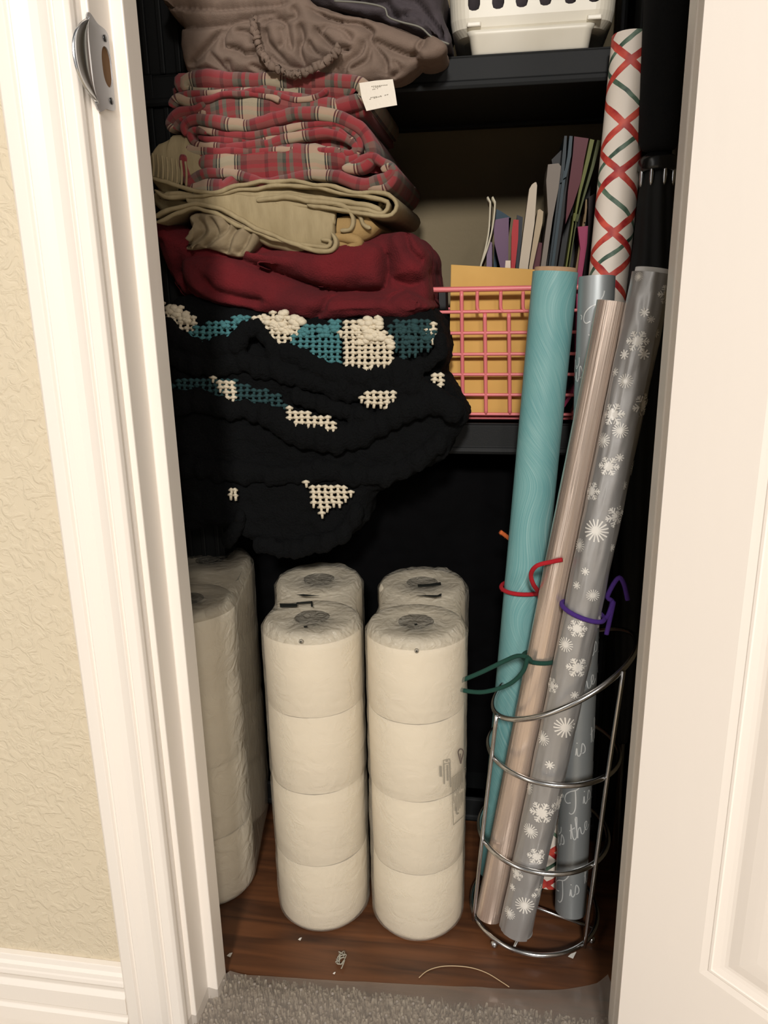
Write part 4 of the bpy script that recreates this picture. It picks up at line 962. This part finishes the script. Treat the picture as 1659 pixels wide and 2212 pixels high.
pc = mb.build('pillowcase', 'tan', label='tan pillowcase drooping out from under the khaki sheet', cat='pillowcase', mods=soft(.002, 4, ((.015, .002),)))
crease(pc, [(K(*p), d, a, b_) for p, d, a, b_ in (([(270, 1105), (320, 1180), (225, 1265)], .010, 4, 12), ([(350, 1105), (395, 1190), (330, 1268)], .010, 12, 4), ([(455, 1120), (440, 1180), (365, 1230)], .008, 10, 5), ([(520, 1150), (470, 1200), (440, 1300)], .009, 12, 5), ([(570, 1170), (545, 1240), (500, 1305)], .008, 10, 5))])
mb = MB(); mb.fold(K((1010, 1180), (1080, 1175), (1150, 1150), (1180, 1120)), [60, 60, 50], 1.0); mb.fold(K((1000, 1215), (1100, 1225), (1115, 1250), (1050, 1290), (970, 1325)), [22, 24, 22], .995); mb.fold(K((960, 1290), (1040, 1240), (1110, 1235)), [24, 40, 24], 1.0)
mb.build('pillowcase', 'ochre', label='small ochre pillowcase bunched right of the khaki sheet above the red blanket', cat='pillowcase')

# red fleece blanket
mb = MB(); RY = .985
mb.puff([(322, 470), (420, 500), (560, 520), (760, 505), (850, 500), (905, 530), (917, 575), (925, 650), (880, 692), (700, 690), (480, 680), (380, 640), (335, 560)], RY+.02, .27, .03, 90)
mb.puff(K2((470, 30), (700, -10), (1000, -40), (1165, -20), (1188, 60), (1185, 150), (1150, 190), (1000, 190), (780, 150), (600, 80)), RY+.004, .2, .022, 60)
mb.puff(K2((1190, -60), (1290, -95), (1375, -10), (1388, 70), (1370, 140), (1280, 170), (1200, 150)), RY+.012, .2, .025, 50)
mb.puff(K2((190, 40), (330, 30), (480, 45), (640, 100), (780, 160), (900, 200), (1150, 190), (1280, 180), (1385, 250), (1400, 290), (1280, 345), (1180, 330), (1000, 330), (860, 345), (640, 310), (400, 290), (220, 230), (165, 130)), RY-.004, .2, .024, 110)
fb = mb.build('fleece_blanket', 'red_fleece', label='dark red fleece blanket folded on top of the crocheted afghan', cat='blanket', mods=soft(.0028, 5, ((.05, .008), (.012, .0025))))
crease(fb, [(K2(*p), d, a, b_) for p, d, a, b_ in (
 ([(195, 40), (185, 120), (230, 195), (330, 258), (430, 285), (560, 300)], .016, 16, 7), ([(470, 40), (620, 96), (780, 155), (900, 192), (1020, 194), (1150, 194), (1186, 150), (1190, 60), (1170, -20)], .018, 20, 6), ([(300, 120), (350, 190), (460, 225), (600, 250)], .012, 16, 7),
 ([(840, 345), (880, 290), (910, 235), (990, 208), (1080, 192)], .014, 8, 16), ([(1195, 0), (1205, 120), (1300, 172), (1375, 150)], .014, 8, 14), ([(1185, 260), (1230, 215), (1290, 190)], .010, 14, 8), ([(1290, -90), (1310, 0), (1380, 60)], .010, 12, 8), ([(160, 150), (260, 250), (420, 300)], .010, 12, 12))])

# ------------------------------------------------------------------ crocheted afghan
AY = .975
mb = MB()
mb.puff([(350, 650), (500, 660), (700, 680), (900, 665), (950, 700), (965, 770), (955, 830), (1000, 890), (985, 920), (400, 920), (345, 800)], AY+.012, .25, .03, 70)
mb.puff([(355, 720), (560, 740), (700, 800), (930, 800), (1005, 890), (985, 950), (955, 1000), (880, 1035), (800, 1085), (785, 1140), (700, 1192), (610, 1200), (540, 1180), (500, 1165), (440, 1140), (380, 1140), (350, 900)], AY, .075, .028, 90)
afg = mb.build('crochet_afghan', 'black_yarn', label='black crocheted afghan with teal and cream squares spilling over the lower shelf', cat='blanket', mods=soft(.003, 3, ((.025, .010), (.008, .004))))
def ruffle(name, paths, Y, r):
    mb = MB()
    for pts, w in paths:
        ln = sum(sqrt((pts[i+1][0]-pts[i][0])**2+(pts[i+1][1]-pts[i][1])**2) for i in range(len(pts)-1)); n = int(ln/15)+2
        for i, p in enumerate(smooth([PX(x, y, Y) for x, y in pts], n)):
            rr_ = w*.5*mpp(p)*random.uniform(.8, 1.1); mb.ball(p+V((random.uniform(-.002, .002), random.uniform(0, .006), random.uniform(-.003, .003))), (rr_*.75, rr_*.8, rr_*1.05), 10, 8)
    return mb.build(name, 'black_yarn', afg, mods=soft(.0022, 1, ((.006, .003),)))
ruffle('scalloped_border', [([(362, 715), (390, 735), (420, 752), (460, 757), (500, 750), (520, 735)], 52), ([(515, 760), (512, 725), (535, 708), (562, 712), (580, 740), (590, 760)], 38), ([(590, 765), (640, 768), (670, 780), (700, 800), (760, 812), (820, 812), (870, 800)], 50),
                            ([(870, 805), (910, 788), (940, 775), (958, 748), (955, 735)], 38), ([(370, 770), (440, 790), (520, 785), (600, 800), (680, 830), (760, 845), (820, 830), (900, 820)], 50)], AY-.006, .012)
ruffle('scalloped_border', [([(372, 868), (430, 865), (480, 880), (540, 890), (600, 905)], 50), ([(600, 915), (680, 945), (750, 945), (810, 920), (870, 890), (930, 870), (980, 890)], 60), ([(640, 860), (700, 880), (760, 895), (800, 905)], 38), ([(840, 850), (890, 835), (930, 850)], 44)], AY-.010, .012)
ruffle('scalloped_border', [([(490, 1165), (510, 1150), (520, 1120)], 40), ([(560, 1180), (620, 1185), (680, 1178), (740, 1150), (770, 1110)], 44), ([(400, 1010), (500, 1020), (600, 1030), (700, 1020), (800, 1030), (880, 1010), (950, 960)], 50)], AY-.004, .012)
def inside(p, poly):
    c = False; n = len(poly)
    for i in range(n):
        x1, y1 = poly[i]; x2, y2 = poly[i-1]
        if (y1 > p[1]) != (y2 > p[1]) and p[0] < (x2-x1)*(p[1]-y1)/(y2-y1)+x1: c = not c
    return c
def stitches(name, poly, Y, m_, sx=13.5, sy=11, label=None, lean=0, bob=(), bg=None):
    mb = MB(); xs = [p[0] for p in poly]; ys = [p[1] for p in poly]; row = 0; y = min(ys)
    while y < max(ys)+2:
        x = min(xs)+(row % 2)*0
        while x < max(xs)+2:
            xx = x+lean*(y-min(ys))+random.uniform(-1.2, 1.2); yy = y+random.uniform(-1, 1)
            if inside((xx, yy), poly):
                bul = .004*noise.noise(V((xx*.02, yy*.03, 1)))
                a = PX(xx-sx*.55, yy+random.uniform(-1, 1), Y+bul+.001); b_ = PX(xx, yy-2.2, Y+bul-.0015); c = PX(xx+sx*.55, yy+random.uniform(-1, 1), Y+bul+.001)
                mb.tube([a, b_, c], [.0017, .0026, .0017], 6)
                mb.tube([b_+V((0, .001, 0)), PX(xx+random.uniform(-1.5, 1.5), yy+sy*.95, Y+bul)], [.0023, .0018], 6)
            x += sx
        y += sy; row += 1
    for (bx, by, br) in bob:
        for q in range(9): a = random.uniform(0, 2*pi); d_ = br*.62*sqrt(random.random()); r_ = br*random.uniform(.26, .42)*.0006; mb.ball(PX(bx+cos(a)*d_, by+sin(a)*d_, Y-.001+d_*.0001), (r_*1.3, r_*1.2, r_*.9), 8, 6)
    return mb.build(name, m_, afg, label=label, mods=[('DISPLACE', dict(texture=clouds(.003), strength=.0018, texture_coords='LOCAL'))])
PY = AY-.004
WL, TL = 'cream crocheted square', 'teal crocheted square'
stitches('cream_square', [(350, 655), (400, 662), (432, 702), (415, 720), (360, 720)], PY+.004, 'white_yarn', label=WL, bob=((375, 672, 22), (400, 690, 20)))
stitches('teal_square', [(432, 702), (480, 690), (545, 676), (535, 710), (505, 750), (415, 745), (398, 720)], PY, 'teal_yarn', label=TL, bob=((520, 690, 16), (490, 700, 14)))
stitches('cream_square', [(535, 684), (590, 676), (650, 682), (655, 700), (640, 725), (622, 756), (585, 750), (575, 720), (555, 706)], PY+.001, 'white_yarn', label=WL, bob=((575, 690, 18), (610, 688, 22), (640, 700, 22), (600, 705, 18), (625, 712, 14)))
stitches('teal_square', [(635, 720), (680, 695), (735, 695), (738, 740), (736, 790), (690, 780), (655, 765), (622, 752)], PY-.001, 'teal_yarn', label=TL, bob=((720, 705, 16), (700, 715, 18), (660, 715, 14)))
stitches('cream_square', [(735, 705), (760, 688), (822, 686), (830, 710), (855, 735), (850, 770), (838, 794), (790, 798), (738, 790)], PY-.003, 'white_yarn', label=WL, bob=((790, 700, 22), (815, 700, 18), (800, 725, 22), (822, 730, 18), (843, 742, 16), (770, 710, 16), (780, 735, 18)))
stitches('teal_square', [(830, 700), (880, 690), (930, 685), (940, 720), (930, 755), (900, 765), (858, 780), (855, 740)], PY+.002, 'dark_teal_yarn', label='dark teal crocheted square', bob=((870, 710, 16), (900, 705, 18), (920, 725, 16), (885, 735, 16)))
stitches('cream_square', [(922, 690), (940, 700), (945, 730), (932, 745), (922, 720)], PY+.003, 'white_yarn', bob=((932, 715, 12),))
stitches('teal_square', [(372, 822), (450, 812), (520, 825), (600, 850), (620, 878), (540, 882), (490, 868), (440, 860), (372, 858)], PY+.001, 'dark_teal_yarn', label='dark teal crocheted square')
stitches('cream_square', [(460, 816), (490, 818), (514, 826), (508, 862), (490, 862)], PY-.003, 'white_yarn', lean=.1)
stitches('cream_square', [(612, 870), (650, 885), (726, 905), (722, 930), (690, 922), (655, 925), (618, 900)], PY-.012, 'white_yarn', label=WL)
stitches('cream_square', [(768, 856), (800, 838), (852, 848), (840, 885), (825, 880), (790, 878)], PY-.010, 'white_yarn', label=WL)
stitches('cream_square', [(925, 818), (945, 800), (957, 802), (956, 835), (938, 832)], PY-.002, 'white_yarn', label=WL)
stitches('cream_square', [(660, 1042), (700, 1044), (768, 1058), (755, 1075), (720, 1095), (688, 1115), (676, 1080)], PY-.008, 'white_yarn', label='cream crocheted corner showing through black yarn', lean=.12)
stitches('cream_square', [(490, 1048), (512, 1058), (510, 1074), (495, 1072)], PY-.006, 'white_yarn', sx=9)

# ------------------------------------------------------------------ pink basket
BY = SY+.012; bz = z_lt
def cp(x, y): return (860+x/2.592, 540+y/2.592)
root = thing('plastic_basket', (0.0, BY+.1, bz), 'pink plastic lattice basket full of cards on the lower shelf', 'basket')
mb = MB()
def strand(p, r=.0023): mb.tube(smooth(p, max(6, len(p)*5)), r, 8)
zr = PX(1000, 625, BY).z; zr_r = zr; blx = PX(908, 628, BY).x; bbx = PX(985, 905, BY).x; brx = .125
zbot = bz+.003
def FP(x, y): q = PX(*cp(x, y), BY); return V((q.x, BY+.010*(zr-q.z)/(zr-zbot), max(q.z, zbot)))
def FX(f, z): t = (zr-z)/(zr-zbot); xl_ = lerp(blx, bbx, t**.75 if t > 0 else 0); xr_ = lerp(brx, brx-.03, t); return V((lerp(xl_, xr_, f), BY+.010*t, z))
zs = [FP(500, y).z for y in (345, 465, 585, 700, 815, 925)]; zs[-1] = max(zs[-1], zbot)
for z in zs: strand([FX(0, z), FX(.5, z), FX(1, z)])
for cxx in (355, 485, 620, 745, 870):
    top = 230 if cxx == 355 else 355
    strand([FP(cxx, top), FP(cxx+3, 600), FP(cxx+6, 925)], .0027)
for cxx in (443, 575, 700, 830): strand([FP(cxx, 232), FP(cxx, 325), FP(cxx+14, 345)], .0024)
DB = .22
def side(fx, sgn):
    for z in zs: strand([FX(fx, z), FX(fx, z)+V((0, DB*.5, 0)), FX(fx, z)+V((0, DB-.02*(zr-z)/(zr-zbot), 0))])
    for k in range(0, 7):
        y = DB*k/6; strand([FX(fx, zr)+V((0, y, 0)), FX(fx, lerp(zr, zbot, .5))+V((0, y*.97, 0)), FX(fx, zbot)+V((0, y*.93, 0))])
side(0, -1); side(1, 1)
for z in zs: strand([FX(0, z)+V((0, DB-.02*(zr-z)/(zr-zbot), 0)), FX(1, z)+V((0, DB-.02*(zr-z)/(zr-zbot), 0))])
for k in range(8): strand([FX(k/7, zr)+V((0, DB, 0)), FX(k/7, zbot)+V((0, DB-.02, 0))])
for k in range(6): y = .2*k/5+.01; strand([FX(0, zbot)+V((0, y, 0)), FX(1, zbot)+V((0, y, 0))])
mb.build('lattice', 'pink_plastic', root)
mb = MB(); rim = [FX(0, zr), FX(.3, zr), FX(.7, zr), FX(1, zr), FX(1, zr)+V((0, DB, 0)), FX(.5, zr)+V((0, DB, 0)), FX(0, zr)+V((0, DB, 0))]
rl = []
for i in range(len(rim)):
    for k in range(4): rl.append(lerp(rim[i], rim[(i+1) % len(rim)], k/4))
mb.tube(rl, .0036, 8, True); mb.build('rim', 'pink_plastic', root)

# contents of the pink basket and beside it
def card(name, quad, Yf, depth, m_, label, cat, group=None, lean=0):
    mb = MB().prism([PX(x, y, Yf) for x, y in quad], (0, depth, 0)); return mb.build(name, m_, label=label, cat=cat, group=group, flat=True, mods=[BEV(.0004, 1)])
EY = BY+.018
def EP(x, y): P = PX(x, y, EY); return P
q = [EP(973, 571), EP(1180, 583), EP(1170, 905), EP(968, 903)]
for p in q: p.z = max(p.z, zbot+.004)
for p in q: p.y += .010*(p.z-zbot)/.2
mb = MB().prism(q, (0, .0022, 0)); mb.build('envelope', 'envelope', label='large yellow envelope standing at the front of the pink basket', cat='envelope', flat=True, mods=[BEV(.0006)])
def c5(*p): return [(880+x/3.95, 340+y/3.95) for x, y in p]
def down(pts): return pts
zfloor = 900
def tall(pts_top, pts_bot): return pts_top+pts_bot
G = 'cards and papers in the pink basket'
for sh, lab in ((0, 'cream folded card with a curled top edge, left one of the curled pair'), (42, 'cream folded card with a curled top edge, right one of the curled pair')):
    Pl = [(690+sh, 332), (712+sh, 350), (712+sh*.9, 480), (700+sh*.6, 640), (668+sh*.3, 800), (632, 930), (600, 1150), (560, 1800), (540, 2150)]
    line = smooth([PX(*c5(p)[0], 1.13) for p in Pl], 30); mb = MB(); rows = []
    for p in line: rows.append([p, p+V((-.001, .03, 0)), p+V((-.001, .11, 0))])
    mb.grid(rows); mb.build('greeting_card', simple('cream_card', 196, 188, 166), label=lab, cat='card', group=G, mods=[('SOLIDIFY', dict(thickness=.0022))])
spec_ = [
 ('envelope', [(760, 440), (800, 460), (885, 515), (860, 560), (750, 530), (745, 1900), (700, 1900)], 1.19, .003, (18, 54, 70), 'blue paper corner behind the purple envelope', 'paper'),
 ('envelope', [(752, 530), (866, 510), (862, 760), (860, 930), (850, 2150), (760, 2150), (790, 930), (745, 740), (735, 600)], 1.155, .004, (98, 70, 98), 'purple envelope beside the curled cream cards', 'envelope'),
 ('envelope', [(695, 700), (722, 730), (722, 930), (720, 2150), (675, 2150), (675, 930), (678, 760)], 1.14, .05, (110, 90, 116), 'narrow lilac envelope at the left of the purple one', 'envelope'),
 ('booklet', [(905, 530), (950, 533), (945, 700), (920, 930), (900, 2150), (860, 2150), (884, 930), (890, 640)], 1.13, .10, (168, 24, 32), 'thin bright red booklet standing among the cards', 'booklet'),
 ('notebook', [(935, 490), (985, 510), (975, 700), (950, 930), (930, 2150), (905, 2150), (925, 930)], 1.16, .10, (28, 34, 44), 'dark navy notebook between the red booklet and the white papers', 'notebook'),
 ('greeting_card', [(1040, 270), (1062, 232), (1088, 212), (1100, 212), (1107, 240), (1085, 560), (1030, 935), (950, 2150), (870, 2150), (953, 935), (990, 640)], 1.125, .10, (190, 176, 156), 'tall stack of off-white cards standing in the middle of the basket', 'card'),
 ('greeting_card', [(1112, 450), (1130, 440), (1160, 462), (1152, 560), (1070, 935), (990, 2150), (950, 2150), (1038, 935)], 1.14, .10, (180, 160, 130), 'tan card with rounded corners right of the off-white stack', 'card'),
 ('booklet', [(1100, 720), (1150, 730), (1130, 935), (1050, 2150), (1010, 2150), (1070, 935)], 1.17, .08, (84, 22, 34), 'dark maroon booklet behind the tan card', 'booklet'),
 ('magazine', [(1200, 60), (1290, 50), (1313, 78), (1290, 260), (1240, 520), (1180, 935), (1090, 2150), (1060, 2150), (1140, 920), (1200, 480), (1185, 200)], 1.12, .09, (118, 108, 98), 'tall thin magazine leaning at the right of the cards', 'magazine'),
 ('black_folder', [(1230, 20), (1310, -60), (1450, -50), (1570, -20), (1560, 300), (1500, 935), (1400, 2150), (1130, 2150), (1185, 935), (1290, 330)], 1.145, .12, (12, 12, 13), 'black folder standing between the magazine and the gift bags', 'folder'),
 ('notebook', [(205, 1130), (232, 1130), (290, 2100), (250, 2100)], 1.15, .05, (26, 28, 26), 'dark notebook in the basket left of the yellow envelope', 'notebook'),
 ('notebook', [(268, 1130), (325, 1130), (345, 2100), (300, 2100)], 1.14, .05, (14, 14, 14), 'black notebook in the basket touching the left of the yellow envelope', 'notebook'),
 ('candle', [(838, 880), (880, 880), (880, 960), (880, 1060), (840, 1060), (832, 960)], 1.112, .010, (214, 196, 178), 'small white stick standing in front of the red booklet', 'stick'),
]
for nm_, pts, yy, dp, c, lab, cat in spec_:
    q = []
    for (x, y) in pts:
        P = PX(*c5((x, y))[0], yy)
        if y > 2000: P = V((P.x, yy, zbot+.003))
        q.append(P)
    # keep within the basket's width
    mb = MB().prism(q, (0, dp, 0)); mb.build(nm_ if nm_ != 'candle' else 'white_stick', simple('paper_%d_%d_%d' % c, *c), label=lab, cat=cat, group=G, flat=True)
def c6(*p): return [(1150+x/4.484, 270+y/4.484) for x, y in p]
GB = 'gift bags stored flat beside the basket'
for nm_, pts, yy, c, lab, cat in (
 ('gift_bag', [(310, 105), (335, 105), (325, 300), (295, 550), (270, 560), (290, 300)], 1.11, (26, 38, 44), 'thin pale blue flat gift bag, left edge of the gift bag bundle', 'gift bag'),
 ('gift_bag', [(360, 105), (390, 108), (375, 300), (330, 500), (300, 520), (340, 300)], 1.10, (40, 56, 64), 'grey blue flat gift bag just left of the red one', 'gift bag'),
 ('gift_bag', [(405, 110), (545, 130), (500, 350), (470, 540), (400, 760), (320, 960), (345, 640), (390, 300)], 1.105, (78, 10, 26), 'dark red glossy flat gift bag', 'gift bag'),
 ('gift_bag', [(560, 135), (600, 145), (560, 320), (470, 660), (415, 930), (400, 930), (450, 640), (520, 330)], 1.095, (88, 92, 26), 'lime green flat gift bag next to the red one', 'gift bag'),
 ('gift_bag', [(630, 145), (665, 150), (600, 400), (500, 720), (440, 940), (430, 930), (500, 650), (570, 400)], 1.088, (60, 66, 18), 'lime green flat gift bag nearest the striped roll', 'gift bag'),
 ('gift_bag', [(516, 722), (530, 720), (530, 800), (515, 940), (500, 940)], 1.088, (110, 88, 54), 'narrow gold edged flat gift bag above the pink one', 'gift bag'),
 ('gift_bag', [(440, 985), (540, 978), (530, 1150), (480, 1480), (455, 2600), (420, 2600), (430, 1480), (465, 1200)], 1.085, (140, 44, 80), 'pink folded gift bag standing behind the silver script roll', 'gift bag'),
 ('gift_bag', [(545, 700), (640, 640), (600, 1000), (520, 1500), (470, 2600), (440, 2600), (490, 1500), (540, 1000)], 1.11, (34, 12, 12), 'dark brown red flat gift bag behind the pink one', 'gift bag')):
    q = []
    for (x, y) in pts: q.append(PX(*c6((x, y))[0], yy))
    lo = min(q, key=lambda p: p.z)
    if lo.z < z_lt+.12 or True:
        # the bag continues down, hidden, to the shelf
        pass
    mb = MB().prism(q, (0, .10, 0))
    bx = min(p.x for p in q if p.z < lo.z+.02); bxx = max(p.x for p in q if p.z < lo.z+.02)
    mb.prism([V((bx, yy+.004, lo.z+.01)), V((bxx, yy+.004, lo.z+.01)), V((bxx-.03, yy+.004, z_lt+.001)), V((bx-.03, yy+.004, z_lt+.001))], (0, .09, 0))
    mb.build(nm_, mat('glossy_bag_%d_%d' % (c[0], c[1]), rgb(*c), .5, spec=.3), label=lab, cat=cat, group=GB, flat=True)

# ------------------------------------------------------------------ bits on the floor
P0_ = [PZ(x, y, .0015) for x, y in ((905, 2112), (925, 2096), (960, 2087), (1010, 2089), (1050, 2101), (1085, 2122), (1100, 2132))]
MB().tube(smooth(P0_, 30), .0006, 6).build('loose_thread', 'thread', label='thin pale thread curling on the wooden floor before the runner', cat='thread')
mb = MB()
for k in range(7):
    c = PZ(738+random.uniform(-5, 5), 2068+k*4-8, .003); mb.tube(smooth([c+V((random.uniform(-.006, .006), random.uniform(-.009, .009), random.uniform(-.0015, .003))) for _ in range(4)], 10), .0007, 5)
mb.build('lint_tuft', 'lint', label='small grey lint tuft on the wooden floor before the middle pack', cat='lint')
for (x, y, s_, lab) in ((496, 2062, 6, 'tiny white paper scrap on the floor near the left jamb'), (1236, 2062, 9, 'silver foil scrap on the floor in front of the wire stand'), (722, 2102, 3, 'tiny white crumb near the runner edge below the lint tuft'), (648, 2028, 4, 'tiny grey crumb touching the middle pack')):
    q = [PZ(x-s_, y+s_*.5, .0012), PZ(x+s_*.2, y+s_, .0012), PZ(x+s_, y-s_*.6, .003), PZ(x, y-s_*.4, .002)]
    MB().prism(q, (0, 0, .0006)).build('paper_scrap', 'foil_print', label=lab, cat='scrap', group='scraps on the closet floor', flat=True)

for o in S.objects:
    if '_o' in o: del o['_o']
